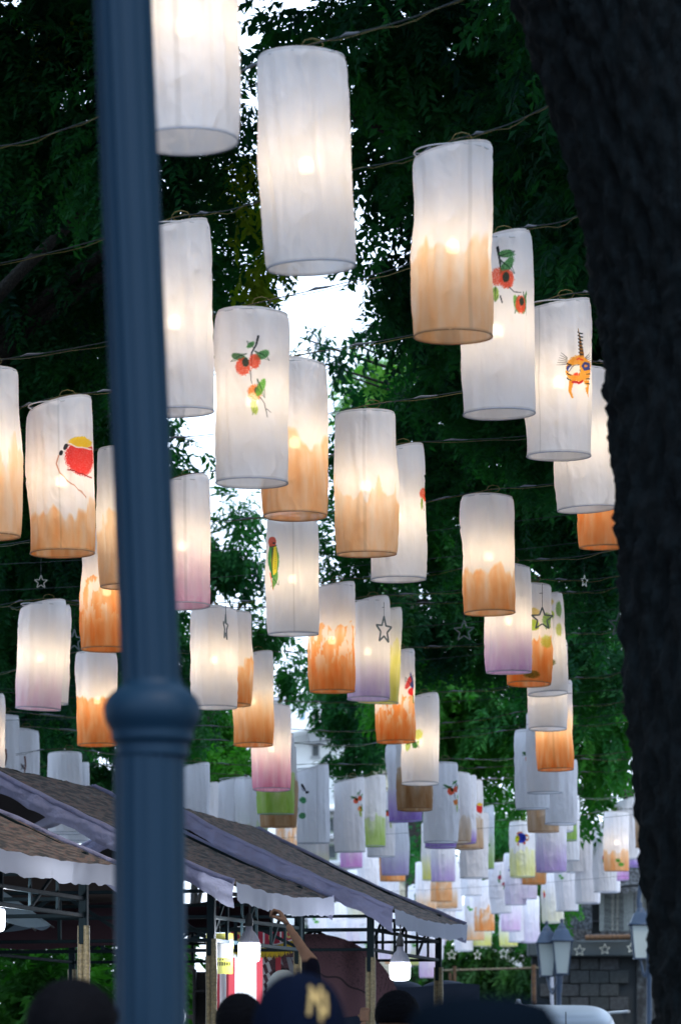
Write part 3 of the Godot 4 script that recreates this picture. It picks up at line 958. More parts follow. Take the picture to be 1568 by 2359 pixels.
func star_mesh(r, rod):
	var st = SurfaceTool.new()
	st.begin(Mesh.PRIMITIVE_TRIANGLES)
	var p = []
	for i in 10:
		var a = PI / 2 + TAU * i / 10.0
		var q = r if i % 2 == 0 else r * 0.42
		p.append(Vector3(cos(a) * q, sin(a) * q, 0))
	for i in 10:
		bar_into(st, p[i], p[(i + 1) % 10], rod, rod * 1.8)
	st.generate_normals()
	return st.commit()

func star(label, px, py, s, r, turn, drop, shine, group):
	var o = thing("metal_star", label, "star", P(px, py, s), group)
	o.rotation.y = turn
	var m = M("star metal", lin(0.10, 0.13, 0.13), 0.4, 0.5) if not shine else M("bright star", lin(0.5, 0.5, 0.42), 0.4, 0.2)
	part("star_frame", star_mesh(r, r * 0.07), m, o)
	part("hanging_wire", tube([Vector3(0, r, 0), Vector3(0, r + drop, 0)], 0.0025, 4), mats["grey wire"], o)
	if drop > 0.1:
		part("wire_knot", tube([Vector3(-0.025, r + drop * 0.6, 0), Vector3(0.004, r + drop * 0.62, 0)], 0.003, 4), mats["grey wire"], o)

# ---------- trees ----------
func spray_mesh(sd, leaves, length, leaf, width, droop):
	# a twig with leaves along it; each leaf folded along its midrib
	var r = RandomNumberGenerator.new()
	r.seed = sd
	var st = SurfaceTool.new()
	st.begin(Mesh.PRIMITIVE_TRIANGLES)
	st.set_smooth_group(-1)
	for i in leaves:
		var t = float(i) / leaves
		var root_ = Vector3(0, -droop * t * t * length, t * length)
		var side = 1.0 if i % 2 == 0 else -1.0
		var d = Vector3(side * r.randf_range(0.5, 1.0), r.randf_range(-0.9, 0.25), r.randf_range(0.1, 0.9)).normalized()
		var l = leaf * r.randf_range(0.7, 1.2)
		var w = width * r.randf_range(0.8, 1.2)
		var x = d.cross(Vector3(r.randf_range(-0.5, 0.5), 1, r.randf_range(-0.5, 0.5))).normalized()
		var up = x.cross(d)
		var m = root_ + d * l * 0.45
		var tip = root_ + d * l - up * l * 0.12
		var e1 = m + x * w * 0.5 + up * w * 0.18
		var e2 = m - x * w * 0.5 + up * w * 0.18
		for v in [root_, e1, m, m, e1, tip, root_, m, e2, m, tip, e2]:
			st.add_vertex(v)
	st.generate_normals()
	return st.commit()

var sprays = []
var leaf_m
var crown_no = 0

func crown(parent, blobs, tint, vary, size = 1.0, bright = 0.0):
	# blobs: [centre, radii, number]; sprays fill the outer part of each blob, hanging outwards and down
	var r = RandomNumberGenerator.new()
	crown_no += 1
	r.seed = 500 + crown_no
	var total = 0
	for b in blobs:
		total += b[2]
	var mm = MultiMesh.new()
	mm.transform_format = MultiMesh.TRANSFORM_3D
	mm.use_colors = true
	mm.mesh = sprays[crown_no % sprays.size()]
	mm.instance_count = total
	var clump = noise(70 + crown_no, 0.55, FastNoiseLite.TYPE_SIMPLEX, 2)
	var at = 0
	for b in blobs:
		var k = 0
		var tries = 0
		while k < b[2]:
			var d = Vector3(r.randfn(), r.randfn(), r.randfn()).normalized()
			var p = b[0] + d * b[1] * pow(r.randf(), 0.45) * r.randf_range(0.8, 1.12)
			tries += 1
			if tries < b[2] * 4 and clump.get_noise_3dv(p * 1.6) < -0.22:
				continue
			var out_ = (d + Vector3(0, -0.35, 0) + Vector3(r.randf_range(-0.6, 0.6), r.randf_range(-0.5, 0.4), r.randf_range(-0.6, 0.6))).normalized()
			var x = out_.cross(Vector3.UP).normalized()
			var bs = Basis(x, out_.cross(x) * -1.0, out_).rotated(out_, r.randf_range(-0.7, 0.7)).scaled(Vector3.ONE * size * r.randf_range(0.75, 1.3))
			mm.set_instance_transform(at, Transform3D(bs, p))
			var g = clampf(0.5 + 0.9 * clump.get_noise_3dv(p) + r.randf_range(-0.25, 0.25), 0.0, 1.0)
			mm.set_instance_color(at, Color(tint.r, tint.g, tint.b).lerp(Color(vary.r, vary.g, vary.b), g))
			at += 1
			k += 1
	var o = MultiMeshInstance3D.new()
	o.name = "crown"
	o.multimesh = mm
	o.material_override = leaf_m
	o.set_meta("kind", "stuff")
	parent.add_child(o, true)
	return o

func B(px, py, depth, rx, ry, rz, dens):
	# a blob of foliage seen at (px, py), depth metres off, rx by ry units large
	var s = depth / FU
	var n = int(PI * rx * ry * s * s * dens * dens * 1.9 / 0.0095)
	return [P(px, py, s), Vector3(rx * s, ry * s, rz), n]

func W(x, y, z, rx, ry, rz, n):
	return [Vector3(x, y, z), Vector3(rx, ry, rz), n]  # world-placed foliage, mostly added above the view to darken the street

func tree(called, label, at, trunk_r, fork, blobs, tint, vary, size = 1.0, group = ""):
	var o = thing(called, label, "tree", at, group)
	var bark = rough_mat("tree bark", lin(0.012, 0.011, 0.009), lin(0.05, 0.045, 0.036), 2.0, 1.5, 0.95, 5, 0.03)
	var pts = curve([Vector3(0, -0.1, 0), Vector3(0.12, fork * 0.4, 0.05), Vector3(-0.05, fork * 0.75, -0.06), Vector3(0.05, fork, 0)], 4)
	var rr = []
	for i in pts.size():
		rr.append(trunk_r * (1.25 - 0.6 * i / (pts.size() - 1.0)) * (1.25 if i == 0 else 1.0))
	part("trunk", tube(pts, rr, 12), bark, o)
	var local = []
	var cnt = 0
	for b in blobs:
		local.append([b[0] - at, b[1], b[2]])
		if cnt < 5:
			var e = b[0] - at + Vector3(0, 0, -0.5)
			var a = Vector3(0, fork * 0.95, 0)
			var m = a.lerp(e, 0.5) + Vector3(0, 0.12 * a.distance_to(e), -1.2)
			var lp = curve([a, m, e], 4)
			var lr = []
			for i in lp.size():
				lr.append(trunk_r * lerpf(0.4, 0.06, i / (lp.size() - 1.0)))
			part("limb", tube(lp, lr, 7), bark, o)
			cnt += 1
	crown(o, local, tint, vary, size)
	return o

func big_trunk():
	# the dark trunk along the right edge: outline read off as its left side, radius grows to the foot
	var s = 15.2 / FU
	var edge = [[1040, -260], [1115, -120], [1188, 0], [1250, 200], [1330, 480], [1376, 700], [1398, 860], [1419, 1180], [1432, 1400], [1452, 1750], [1490, 2100], [1510, 2359], [1500, 2700], [1450, 3100], [1330, 3304]]
	var cs = []
	var rs = []
	for i in edge.size():
		var e = edge[edge.size() - 1 - i]
		e = [e[0] + 15, e[1]]
		var r = (330.0 + 60.0 * smoothstep(2100.0, 3300.0, e[1]) - 25.0 * smoothstep(500.0, -200.0, e[1])) * s
		cs.append(P(e[0], e[1], s) + Vector3(r, 0, 0))
		rs.append(Vector3(r, 0, 0))
	cs = curve(cs, 6)
	rs = curve(rs, 6)
	var o = thing("bark_tree", "huge dark trunk with rough bark leaning in along the right side", "tree", cs[0])
	var n1 = noise(41, 1.0, FastNoiseLite.TYPE_SIMPLEX, 3)
	var n2 = noise(42, 3.2, FastNoiseLite.TYPE_SIMPLEX, 3)
	n2.fractal_type = FastNoiseLite.FRACTAL_RIDGED
	var nv = 260
	var f = func(u, v):
		var p = v * (cs.size() - 1)
		var i = int(min(floor(p), cs.size() - 2))
		var c = cs[i].lerp(cs[i + 1], p - i) - cs[0]
		var r = lerpf(rs[i].x, rs[i + 1].x, p - i)
		var a = u * TAU
		var x = cos(a)
		var z = sin(a)
		var rr = r * (1.0 + 0.06 * n1.get_noise_3d(x * 1.2, c.y * 0.5, z * 1.2)) + 0.055 * n2.get_noise_3d(x * 1.7, c.y * 0.8, z * 1.7) + 0.012 * n2.get_noise_3d(x * 5.0, c.y * 3.2, z * 5.0 + 9.0)
		return c + Vector3(x * rr, 0, z * rr)
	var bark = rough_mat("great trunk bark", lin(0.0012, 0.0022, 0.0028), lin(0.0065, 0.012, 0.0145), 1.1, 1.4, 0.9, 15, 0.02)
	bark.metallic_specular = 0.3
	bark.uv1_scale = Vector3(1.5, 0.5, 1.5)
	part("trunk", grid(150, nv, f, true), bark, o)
	return o

# ---------- lamp post in front ----------
func lamp_post():
	var s = 9.0 / FU
	var foot = P(357, 2470 + 1.4 / s, s)
	var o = thing("lamp_post", "dark blue fluted lamp post with a round collar close in front", "lamp post", foot)
	var paint_m = M("blue post paint", lin(0.0038, 0.021, 0.043), 0.55)
	paint_m.metallic_specular = 0.3
	var yc = P(350, 1745, s).y - foot.y
	part("base", lathe([Vector2(0.0, 0), Vector2(0.17, 0), Vector2(0.17, 0.12), Vector2(0.14, 0.16), Vector2(0.14, 0.5), Vector2(0.12, 0.56), Vector2(0.105, 0.62), Vector2(0.09, 0.66)], 32), paint_m, o)
	var low = []
	for i in 13:
		low.append(Vector2(0.0825, lerpf(0.6, yc, i / 12.0)))
	var shaft = part("lower_shaft", lathe(low, 128, 16, 0.0035), paint_m, o)
	shaft.rotation.z = 0.006
	var prof = []
	for q in [[0.078, 0.0], [0.084, 0.004], [0.084, 0.03], [0.091, 0.036], [0.0945, 0.042], [0.0955, 0.06], [0.102, 0.073], [0.109, 0.088], [0.112, 0.105], [0.110, 0.122], [0.103, 0.137], [0.092, 0.149], [0.080, 0.158], [0.071, 0.167], [0.066, 0.18]]:
		prof.append(Vector2(q[0], q[1]))
	var sm = []
	for i in prof.size() - 1:
		for k in 4:
			sm.append(prof[i].cubic_interpolate(prof[i + 1], prof[max(i - 1, 0)], prof[min(i + 2, prof.size() - 1)], k / 4.0))
	sm.append(prof[-1])
	part("collar", lathe(sm, 64), paint_m, o, Vector3(-0.006, yc, 0))
	var up = []
	for i in 15:
		up.append(Vector2(0.0675, i * 0.16))
	var top = part("upper_shaft", lathe(up, 128, 16, 0.0035), paint_m, o, Vector3(-0.009, yc + 0.17, 0))
	top.rotation.z = 0.0415
	part("finial", lathe([Vector2(0.0, 0), Vector2(0.075, 0), Vector2(0.1, 0.04), Vector2(0.06, 0.09), Vector2(0.03, 0.16), Vector2(0.0, 0.2)], 32), paint_m, top, Vector3(0, 2.24, 0))

# ---------- market stalls ----------
func stall(label, nx, ny, fx, fy, posts, ridge_rise, frame_rows, s_off = 0.0):
	# near eave corner and far eave corner in the picture; eaves 2.85 m up; a gabled cloth roof, verges turned to the street
	var hy = 1.45
	var n = P(nx, ny, hy / (HZ - ny))
	var f = P(fx, fy, hy / (HZ - fy))
	var e = (f - n)
	e.y = 0
	var L = e.length()
	e /= L
	var l = Vector3(e.z, 0, -e.x)
	if l.x > 0:
		l = -l
	var half = 2.1
	var o = thing("market_stall", label, "market stall", Vector3(n.x, 0, n.z), "market stalls with cloth roofs")
	o.basis = Basis(-l, Vector3.UP, (-l).cross(Vector3.UP))
	# local axes: x to the street, y up, z along the eave; find the sign so that the far corner is at +q
	var sgn = 1.0 if o.basis.z.dot(e) > 0 else -1.0
	var rn = noise(51 + int(nx), 0.9, FastNoiseLite.TYPE_SIMPLEX, 3)
	var roof_m = roof_mat()
	var cloth = M("lilac stall cloth", lin(0.22, 0.22, 0.34), 0.85)
	cloth.backlight_enabled = true
	cloth.backlight = Color(0.55, 0.55, 0.6)
	if not cloth.heightmap_enabled:
		cloth.heightmap_enabled = true
		cloth.heightmap_texture = noise_tex(61, 0.012, 512, [], 4)
		cloth.heightmap_scale = 5.0
		cloth.uv1_triplanar = true
		cloth.uv1_scale = Vector3(0.7, 0.7, 0.7)
	var H0 = 2.85
	for side in [1.0, -1.0]:
		# one slope of the roof: u along the eave, v from eave to ridge
		var fr = func(u, v):
			var sag = -0.05 * sin(PI * u) * (1.0 - v) - 0.04 * sin(PI * v) + 0.012 * rn.get_noise_2d(u * 9.0, v * 7.0 + side * 9.0)
			var x = -half + side * half * (1.0 - v)
			return Vector3(x, H0 + ridge_rise * v + sag, sgn * (u * L + 0.03 * rn.get_noise_2d(v * 45.0, u * 3.0)))
		part("roof_slope", grid(24, 20, fr, false, Vector2(L, 2.4)), roof_m, o)
		# inner lining
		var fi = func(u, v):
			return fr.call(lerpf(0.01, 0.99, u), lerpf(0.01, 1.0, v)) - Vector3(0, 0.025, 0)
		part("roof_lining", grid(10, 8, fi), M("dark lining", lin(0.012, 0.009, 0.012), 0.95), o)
		# verge valances, near and far, and the eave valance
		for end in [0.0, 1.0]:
			var fv = func(u, v):
				var p = fr.call(end, u)
				var drop = 0.155 + 0.03 * rn.get_noise_2d(u * 6.0 + end * 5.0, 3.0) + (0.05 * smoothstep(0.12, 0.0, u))
				var bulge = 0.03 * sin(v * PI) + 0.022 * rn.get_noise_2d(u * 11.0, v * 2.0 + side * 4.0)
				return p + Vector3(0, 0.012 - drop * (1.0 - v), (bulge + 0.012) * (-sgn if end == 0.0 else sgn))
			part("verge_valance", grid(44, 8, fv), cloth, o)
			var roll = []
			for i in 17:
				var p = fr.call(end, i / 16.0)
				roll.append(p + Vector3(0, 0.008, 0.014 * (-sgn if end == 0.0 else sgn)))
			part("verge_roll", tube(roll, 0.022, 8), cloth, o)
		var fe = func(u, v):
			var p = fr.call(u, 0.0)
			var drop = 0.145 + 0.004 * sin(u * L * 5.0) + 0.018 * rn.get_noise_2d(u * 14.0, 1.0)
			return p + Vector3(side * (0.015 + 0.010 * (1.0 - v) * sin(u * L * 4.0 + rn.get_noise_2d(u * 9.0, 6.0) * 3.0)), 0.01 - drop * (1.0 - v), 0)
		part("eave_valance", grid(60, 6, fe), M("pale valance", lin(0.30, 0.31, 0.38), 0.85), o)
	mats["pale valance"].backlight_enabled = true
	mats["pale valance"].backlight = Color(0.5, 0.5, 0.52)
	# steel frame
	var steel = M("dark frame steel", lin(0.008, 0.015, 0.018), 0.7)
	steel.metallic_specular = 0.2
	var bamboo = rough_mat("bamboo", lin(0.16, 0.12, 0.045), lin(0.30, 0.23, 0.11), 3.0, 0.2, 0.55, 33, 0.03)
	var zs = [sgn * 0.18, sgn * (L - 0.18)]
	for side in [0.0, 1.0]:
		var x = -0.24 if side == 0.0 else -2.0 * half + 0.24
		for z in zs:
			var post = part("post", bars([[Vector3(x, 2.3, z), Vector3(x, 2.95, z)]], 0.06), steel, o)
			for k in [-1, 1]:
				var culm = []
				var rr = []
				for i in 19:
					culm.append(Vector3(x + k * 0.024, i * 0.135, z + k * 0.012))
					rr.append(0.0245 if i % 3 != 1 else 0.0275)
				part("bamboo_pole", tube(culm, rr, 8), bamboo, o)
		var beams = []
		for row in frame_rows:
			beams.append([Vector3(x, row, zs[0]), Vector3(x, row, zs[1])])
		part("side_truss", bars(beams, 0.03), steel, o)
		var webs = []
		for i in 7:
			var z = lerpf(zs[0], zs[1], i / 6.0)
			webs.append([Vector3(x, frame_rows[0], z), Vector3(x, frame_rows[-1], z)])
			if i < 6 and i % 2 == 0:
				var z2 = lerpf(zs[0], zs[1], (i + 1) / 6.0)
				webs.append([Vector3(x, frame_rows[0 if i % 2 else -1], z), Vector3(x, frame_rows[-1 if i % 2 else 0], z2)])
		if side == 0.0:
			part("truss_webs", bars(webs, 0.022), steel, o)
	for z in zs:
		var beams = []
		var x0 = -0.24
		var x1 = -2.0 * half + 0.24
		for row in frame_rows:
			beams.append([Vector3(x0, row, z), Vector3(x1, row, z)])
		beams.append([Vector3(x0, 2.92, z), Vector3(-half, 2.82 + ridge_rise, z)])
		beams.append([Vector3(x1, 2.92, z), Vector3(-half, 2.82 + ridge_rise, z)])
		for i in range(1, 6):
			var x = lerpf(x0, x1, i / 6.0)
			beams.append([Vector3(x, frame_rows[0], z), Vector3(x, frame_rows[-1], z)])
			if i % 2:
				beams.append([Vector3(x, frame_rows[-1], z), Vector3(lerpf(x0, x1, (i + 1) / 6.0), frame_rows[0], z)])
			else:
				beams.append([Vector3(x, frame_rows[0], z), Vector3(lerpf(x0, x1, (i + 1) / 6.0), frame_rows[-1], z)])
		part("gable_truss", bars(beams, 0.028), steel, o)
	return o

func roof_mat():
	if mats.has("brown roof cloth"):
		return mats["brown roof cloth"]
	var m = M("brown roof cloth", Color.WHITE, 0.9)
	var t = NoiseTexture2D.new()
	t.width = 512
	t.height = 512
	t.seamless = true
	t.noise = noise(81, 0.02, FastNoiseLite.TYPE_SIMPLEX, 6)
	var g = Gradient.new()
	g.offsets = PackedFloat32Array([0.0, 0.35, 0.5, 0.62, 0.72, 1.0])
	g.colors = PackedColorArray([lin(0.008, 0.008, 0.008), lin(0.03, 0.024, 0.02), lin(0.085, 0.06, 0.043), lin(0.165, 0.08, 0.062), lin(0.085, 0.068, 0.055), lin(0.18, 0.155, 0.14)])
	t.color_ramp = g
	m.albedo_texture = t
	m.uv1_scale = Vector3(0.33, 1.0, 1)
	m.heightmap_enabled = true
	m.heightmap_texture = t
	m.heightmap_scale = 0.8
	m.backlight_enabled = true
	m.backlight = Color(0.12, 0.11, 0.1)
	return m

func led_bulb(label, px, py, s, cord_len):
	# a large hanging bulb: lit cylinder with a ribbed grey shoulder; py is the middle of the lit part
	var o = thing("hanging_bulb", label, "light bulb", P(px, py, s), "big white bulbs hung under the stalls")
	var glow = M("white bulb glow", Color(1, 1, 1), 0.4)
	glow.emission_enabled = true
	glow.emission = Color(0.93, 0.95, 1.0)
	glow.emission_energy_multiplier = 3.0
	part("lit_bulb", lathe([Vector2(0, -0.085), Vector2(0.05, -0.084), Vector2(0.075, -0.075), Vector2(0.084, -0.055), Vector2(0.086, 0.05), Vector2(0.082, 0.066), Vector2(0.0, 0.067)], 32), glow, o)
	part("ribbed_shoulder", lathe([Vector2(0.0, 0.068), Vector2(0.083, 0.068), Vector2(0.08, 0.09), Vector2(0.055, 0.14), Vector2(0.03, 0.165), Vector2(0.026, 0.2), Vector2(0.0, 0.201)], 96, 24, 0.006), M("grey heat sink", lin(0.28, 0.28, 0.33), 0.45), o)
	part("socket", lathe([Vector2(0.0, 0.2), Vector2(0.03, 0.2), Vector2(0.031, 0.25), Vector2(0.014, 0.3), Vector2(0.0, 0.301)], 16), M("black flex"), o)
	part("cord", tube([Vector3(0, 0.3, 0), Vector3(0.004, 0.3 + cord_len * 0.5, 0), Vector3(0, 0.3 + cord_len, 0)], 0.006, 6), M("black flex"), o)
	var li = OmniLight3D.new()
	li.name = "bulb_light"
	li.light_color = Color(0.92, 0.95, 1.0)
	li.light_energy = 0.6
	li.light_size = 0.06
	li.omni_range = 14.0
	li.omni_attenuation = 2.0
	li.shadow_enabled = true
	o.add_child(li)

# ---------- people ----------
var figures = {}

func person(label, at, turn, joints, shirt, trousers, skin, hair, hair_kind, sleeve, hands, k = 1.0):
	# joints: optional overrides of the standing pose, in metres for a 1.7 m figure
	var j = {"hip": Vector3(0, 0.92, 0), "chest": Vector3(0, 1.28, 0), "neck": Vector3(0, 1.44, -0.01), "head": Vector3(0, 1.58, 0.015),
		"sl": Vector3(-0.18, 1.38, 0), "sr": Vector3(0.18, 1.38, 0), "el": Vector3(-0.235, 1.1, -0.02), "er": Vector3(0.235, 1.1, -0.02), "wl": Vector3(-0.24, 0.86, 0.06), "wr": Vector3(0.24, 0.86, 0.06)}
	for key in joints:
		j[key] = joints[key]
	var o = thing("person", label, "person", at)
	o.rotation.y = turn
	o.scale = Vector3.ONE * k
	var caps = [
		[j.hip, j.chest + Vector3(0, -0.1, 0), 0.135, 0.14, shirt], [j.hip + Vector3(-0.06, 0.1, 0), j.chest + Vector3(-0.08, 0.02, 0), 0.11, 0.115, shirt], [j.hip + Vector3(0.06, 0.1, 0), j.chest + Vector3(0.08, 0.02, 0), 0.11, 0.115, shirt],
		[j.chest + Vector3(0, 0.09, -0.02), j.sl, 0.085, 0.07, shirt], [j.chest + Vector3(0, 0.09, -0.02), j.sr, 0.085, 0.07, shirt],
		[j.chest + Vector3(0, 0.12, -0.02), j.neck, 0.075, 0.056, skin], [j.neck, j.head, 0.055, 0.058, skin],
		[j.hip + Vector3(-0.09, -0.02, 0), Vector3(-0.1, 0.5, 0.015), 0.105, 0.068, trousers], [Vector3(-0.1, 0.5, 0.015), Vector3(-0.105, 0.1, -0.02), 0.068, 0.046, trousers],
		[j.hip + Vector3(0.09, -0.02, 0), Vector3(0.1, 0.5, 0.015), 0.105, 0.068, trousers], [Vector3(0.1, 0.5, 0.015), Vector3(0.105, 0.1, -0.02), 0.068, 0.046, trousers],
		[Vector3(-0.105, 0.05, -0.03), Vector3(-0.115, 0.035, 0.14), 0.048, 0.034, Color(0.02, 0.02, 0.02)], [Vector3(0.105, 0.05, -0.03), Vector3(0.115, 0.035, 0.14), 0.048, 0.034, Color(0.02, 0.02, 0.02)],
	]
	for q in ["l", "r"]:
		var s = j["s" + q]
		var e = j["e" + q]
		var w = j["w" + q]
		var m = s.lerp(e, sleeve)
		caps.append([s, m, 0.068, 0.06, shirt])
		caps.append([m, e, 0.047, 0.042, skin])
		caps.append([e, w, 0.042, 0.027, skin])
	var h = j.head
	var bk = "%s %s %s %s %s %s" % [joints, shirt, trousers, skin, sleeve, hands]
	if not figures.has(bk):
		var st = SurfaceTool.new()
		st.begin(Mesh.PRIMITIVE_TRIANGLES)
		nets_into(st, caps, 0.026, 0.035)
		# head: skull, jaw, nose, ears, brow; eyes stay shallow hollows under the brow
		var hc = [[h + Vector3(0, 0.045, -0.02), h + Vector3(0, 0.035, 0.012), 0.086, 0.08, skin], [h + Vector3(0, -0.02, 0.03), h + Vector3(0, -0.062, 0.052), 0.058, 0.034, skin],
			[h + Vector3(0, 0.01, 0.09), h + Vector3(0, -0.018, 0.105), 0.009, 0.014, skin], [h + Vector3(-0.03, -0.048, 0.076), h + Vector3(0.03, -0.048, 0.076), 0.009, 0.009, skin.lerp(Color(0.3, 0.08, 0.07), 0.5)],
			[h + Vector3(-0.035, 0.03, 0.078), h + Vector3(0.035, 0.03, 0.078), 0.012, 0.012, skin],
			[h + Vector3(-0.033, 0.012, 0.076), h + Vector3(-0.031, 0.012, 0.078), 0.011, 0.011, Color(0.1, 0.08, 0.07)], [h + Vector3(0.031, 0.012, 0.078), h + Vector3(0.033, 0.012, 0.076), 0.011, 0.011, Color(0.1, 0.08, 0.07)],
			[h + Vector3(-0.086, 0.015, -0.008), h + Vector3(-0.08, -0.03, 0.0), 0.016, 0.011, skin], [h + Vector3(0.086, 0.015, -0.008), h + Vector3(0.08, -0.03, 0.0), 0.016, 0.011, skin]]
		nets_into(st, hc, 0.0085, 0.015)
		for q in ["l", "r"]:
			var side = -1 if q == "l" else 1
			var curl = hands.get(q, 0.35)
			var w = j["w" + q]
			var d = (w - j["e" + q]).normalized()
			if hands.has(q + "_dir"):
				d = hands[q + "_dir"].normalized()
			var palm = hands.get(q + "_palm", Vector3(-side, 0, 0.2))
			var z = (palm - d * palm.dot(d)).normalized()
			var bs = Basis(d.cross(z), d, z)
			nets_into(st, hand_caps(curl, skin, side * (1 if bs.x.z >= 0 else -1)), 0.0046 if hands.size() else 0.006, 0.008, Transform3D(bs, w + d * 0.025))
		st.generate_normals()
		figures[bk] = st.commit()
	var bm = M("figure", Color.WHITE, 0.75)
	bm.vertex_color_use_as_albedo = true
	bm.metallic_specular = 0.1
	part("body", figures[bk], bm, o)
	if hair_kind != "":
		var nh = noise(91, 34.0, FastNoiseLite.TYPE_SIMPLEX, 3)
		var f = func(u, v):
			var a = u * TAU
			var p = v * 0.62 * PI
			var d = Vector3(sin(p) * sin(a), cos(p), sin(p) * cos(a))
			if d.z > 0.2:
				d.y = max(d.y, lerpf(-0.35, 0.42, clampf(d.z, 0.0, 1.0)))
			var r = 0.098 + (0.012 if hair_kind == "full" else 0.004) + 0.006 * nh.get_noise_3dv(d)
			return h + Vector3(0, 0.043, -0.012) + d * Vector3(r * 0.93, r * 1.02, r * 1.08)
		part("hair", grid(64, 40, f, true), M("hair %s" % hair, hair.linear_to_srgb(), 0.7), o).get_surface_override_material(0).metallic_specular = 0.1
	return o

func cap_on(o, h):
	# a navy baseball cap with two interlocked letters in gold on its front
	var navy = rough_mat("navy cap cloth", lin(0.0025, 0.005, 0.015), lin(0.004, 0.0075, 0.02), 8.0, 0.1, 0.9, 95, 0.05)
	navy.metallic_specular = 0.1
	var shell = func(u, v, off):
		var a = u * TAU
		var p = v * PI * 0.5
		var seam = 0.0015 * smoothstep(0.94, 1.0, absf(cos(a * 3.0)))
		var r = 0.112 + off - seam
		var d = Vector3(pow(absf(sin(p)), 0.86) * sin(a), cos(p), pow(absf(sin(p)), 0.86) * cos(a))
		return h + Vector3(d.x * r * 0.96, -0.012 + d.y * (r + 0.037), d.z * r * 1.07)
	var cap = part("cap", grid(72, 24, func(u, v): return shell.call(u, v, 0.0), true), navy, o)
	part("button", lathe([Vector2(0.009, 0), Vector2(0.008, 0.004), Vector2(0, 0.006)], 12), navy, cap, h + Vector3(0, 0.137, 0))
	var brim = func(u, v):
		var a = lerpf(-1.15, 1.15, u)
		var out_ = 0.11 + v * 0.075 * sqrt(max(0.0, cos(a * 1.3)))
		return h + Vector3(sin(a) * out_ * 0.96, 0.012 - 0.02 * v - 0.022 * absf(sin(a)), cos(a) * out_ * 1.07)
	part("brim", grid(24, 6, brim), navy, cap)
	var gold = M("gold thread", lin(0.42, 0.28, 0.09), 0.6)
	var lines = [[[-0.6, 1.0], [0.05, 0.1], [0.05, -1.0]], [[0.72, 0.95], [0.05, 0.1]], [[-1.0, -0.7], [-0.62, 0.55], [0.52, -0.72], [0.95, 0.55]]]
	var marks = part("cap_letters", null, null, cap)
	var st = SurfaceTool.new()
	st.begin(Mesh.PRIMITIVE_TRIANGLES)
	for l in lines:
		var pts = []
		for i in l.size() - 1:
			for k in 9:
				var q = Vector2(l[i][0], l[i][1]).lerp(Vector2(l[i + 1][0], l[i + 1][1]), k / 8.0)
				pts.append(shell.call(q.x * 0.042, 0.64 - q.y * 0.2, 0.0015))
		tube_into(st, pts, 0.0042, 6)
	st.generate_normals()
	marks.mesh = st.commit()
	marks.set_surface_override_material(0, gold)

# ---------- street lamps, van, walls ----------
func street_lamp(label, heads, post_px, foot_s, arm):
	var foot = P(post_px, 2470, foot_s)
	foot.y = 0
	var o = thing("street_lamp", label, "street lamp", foot, "old style twin lantern street lamps")
	var iron = M("blue grey iron", lin(0.03, 0.055, 0.10), 0.4)
	var glass = M("milky lamp glass", lin(0.55, 0.62, 0.6), 0.3)
	glass.backlight_enabled = true
	glass.backlight = Color(0.8, 0.8, 0.8)
	var top = heads[0][1]
	var th = P(post_px, top, foot_s).y
	part("post", lathe([Vector2(0.0, 0), Vector2(0.11, 0), Vector2(0.11, 0.3), Vector2(0.07, 0.4), Vector2(0.05, 0.5), Vector2(0.045, th - 0.5), Vector2(0.06, th - 0.45), Vector2(0.03, th - 0.4), Vector2(0.0, th - 0.39)], 16), iron, o)
	for hd in heads:
		# a tapering glass box in an iron frame under a pyramid hood
		var c = P(hd[0], hd[1], foot_s) - foot
		c.z += hd[2]
		var w = 0.17
		var hh = 0.62
		var body = part("lamp_head", bars([[Vector3(-0.11, -0.42, -0.11), Vector3(-w, 0.16, -w)], [Vector3(0.11, -0.42, -0.11), Vector3(w, 0.16, -w)], [Vector3(-0.11, -0.42, 0.11), Vector3(-w, 0.16, w)], [Vector3(0.11, -0.42, 0.11), Vector3(w, 0.16, w)],
			[Vector3(-0.125, -0.43, -0.11), Vector3(0.125, -0.43, -0.11)], [Vector3(-0.125, -0.43, 0.11), Vector3(0.125, -0.43, 0.11)], [Vector3(-0.11, -0.43, -0.1), Vector3(-0.11, -0.43, 0.1)], [Vector3(0.11, -0.43, -0.1), Vector3(0.11, -0.43, 0.1)]], 0.024), iron, o, c)
		for a in 4:
			var f = func(u, v):
				var r = lerpf(0.107, w - 0.006, v)
				return Vector3(lerpf(-r, r, u), lerpf(-0.42, 0.15, v), r).rotated(Vector3.UP, a * PI / 2)
			part("pane", grid(1, 1, f), glass, body)
		var hood = lathe([Vector2(0.0, 0.15), Vector2(0.29, 0.15), Vector2(0.29, 0.18), Vector2(0.25, 0.2), Vector2(0.16, 0.36), Vector2(0.1, 0.4), Vector2(0.1, 0.43), Vector2(0.06, 0.46), Vector2(0.03, 0.5), Vector2(0.05, 0.54), Vector2(0.0, 0.58)], 4)
		var hp = part("hood", hood, iron, body)
		hp.rotation.y = PI / 4
		part("bulb", lathe([Vector2(0, -0.1), Vector2(0.03, -0.07), Vector2(0.035, 0.0), Vector2(0.02, 0.1), Vector2(0, 0.101)], 10), M("dead bulb", lin(0.75, 0.73, 0.78), 0.3), body)
		part("bracket", tube(curve([Vector3(0, th - 0.4 , 0), Vector3(c.x * 0.5, th - 0.75, c.z * 0.5), Vector3(c.x, c.y - 0.43, c.z)], 5), 0.022, 6), iron, o)
	if arm:
		part("curved_arm", tube(curve([Vector3(0.0, th - 0.4, 0), Vector3(-0.18, th + 0.5, 0), Vector3(-0.1, th + 0.95, 0), Vector3(0.03, th + 1.15, 0), Vector3(0.1, th + 1.0, 0)], 6), 0.045, 8), iron, o)
	return o

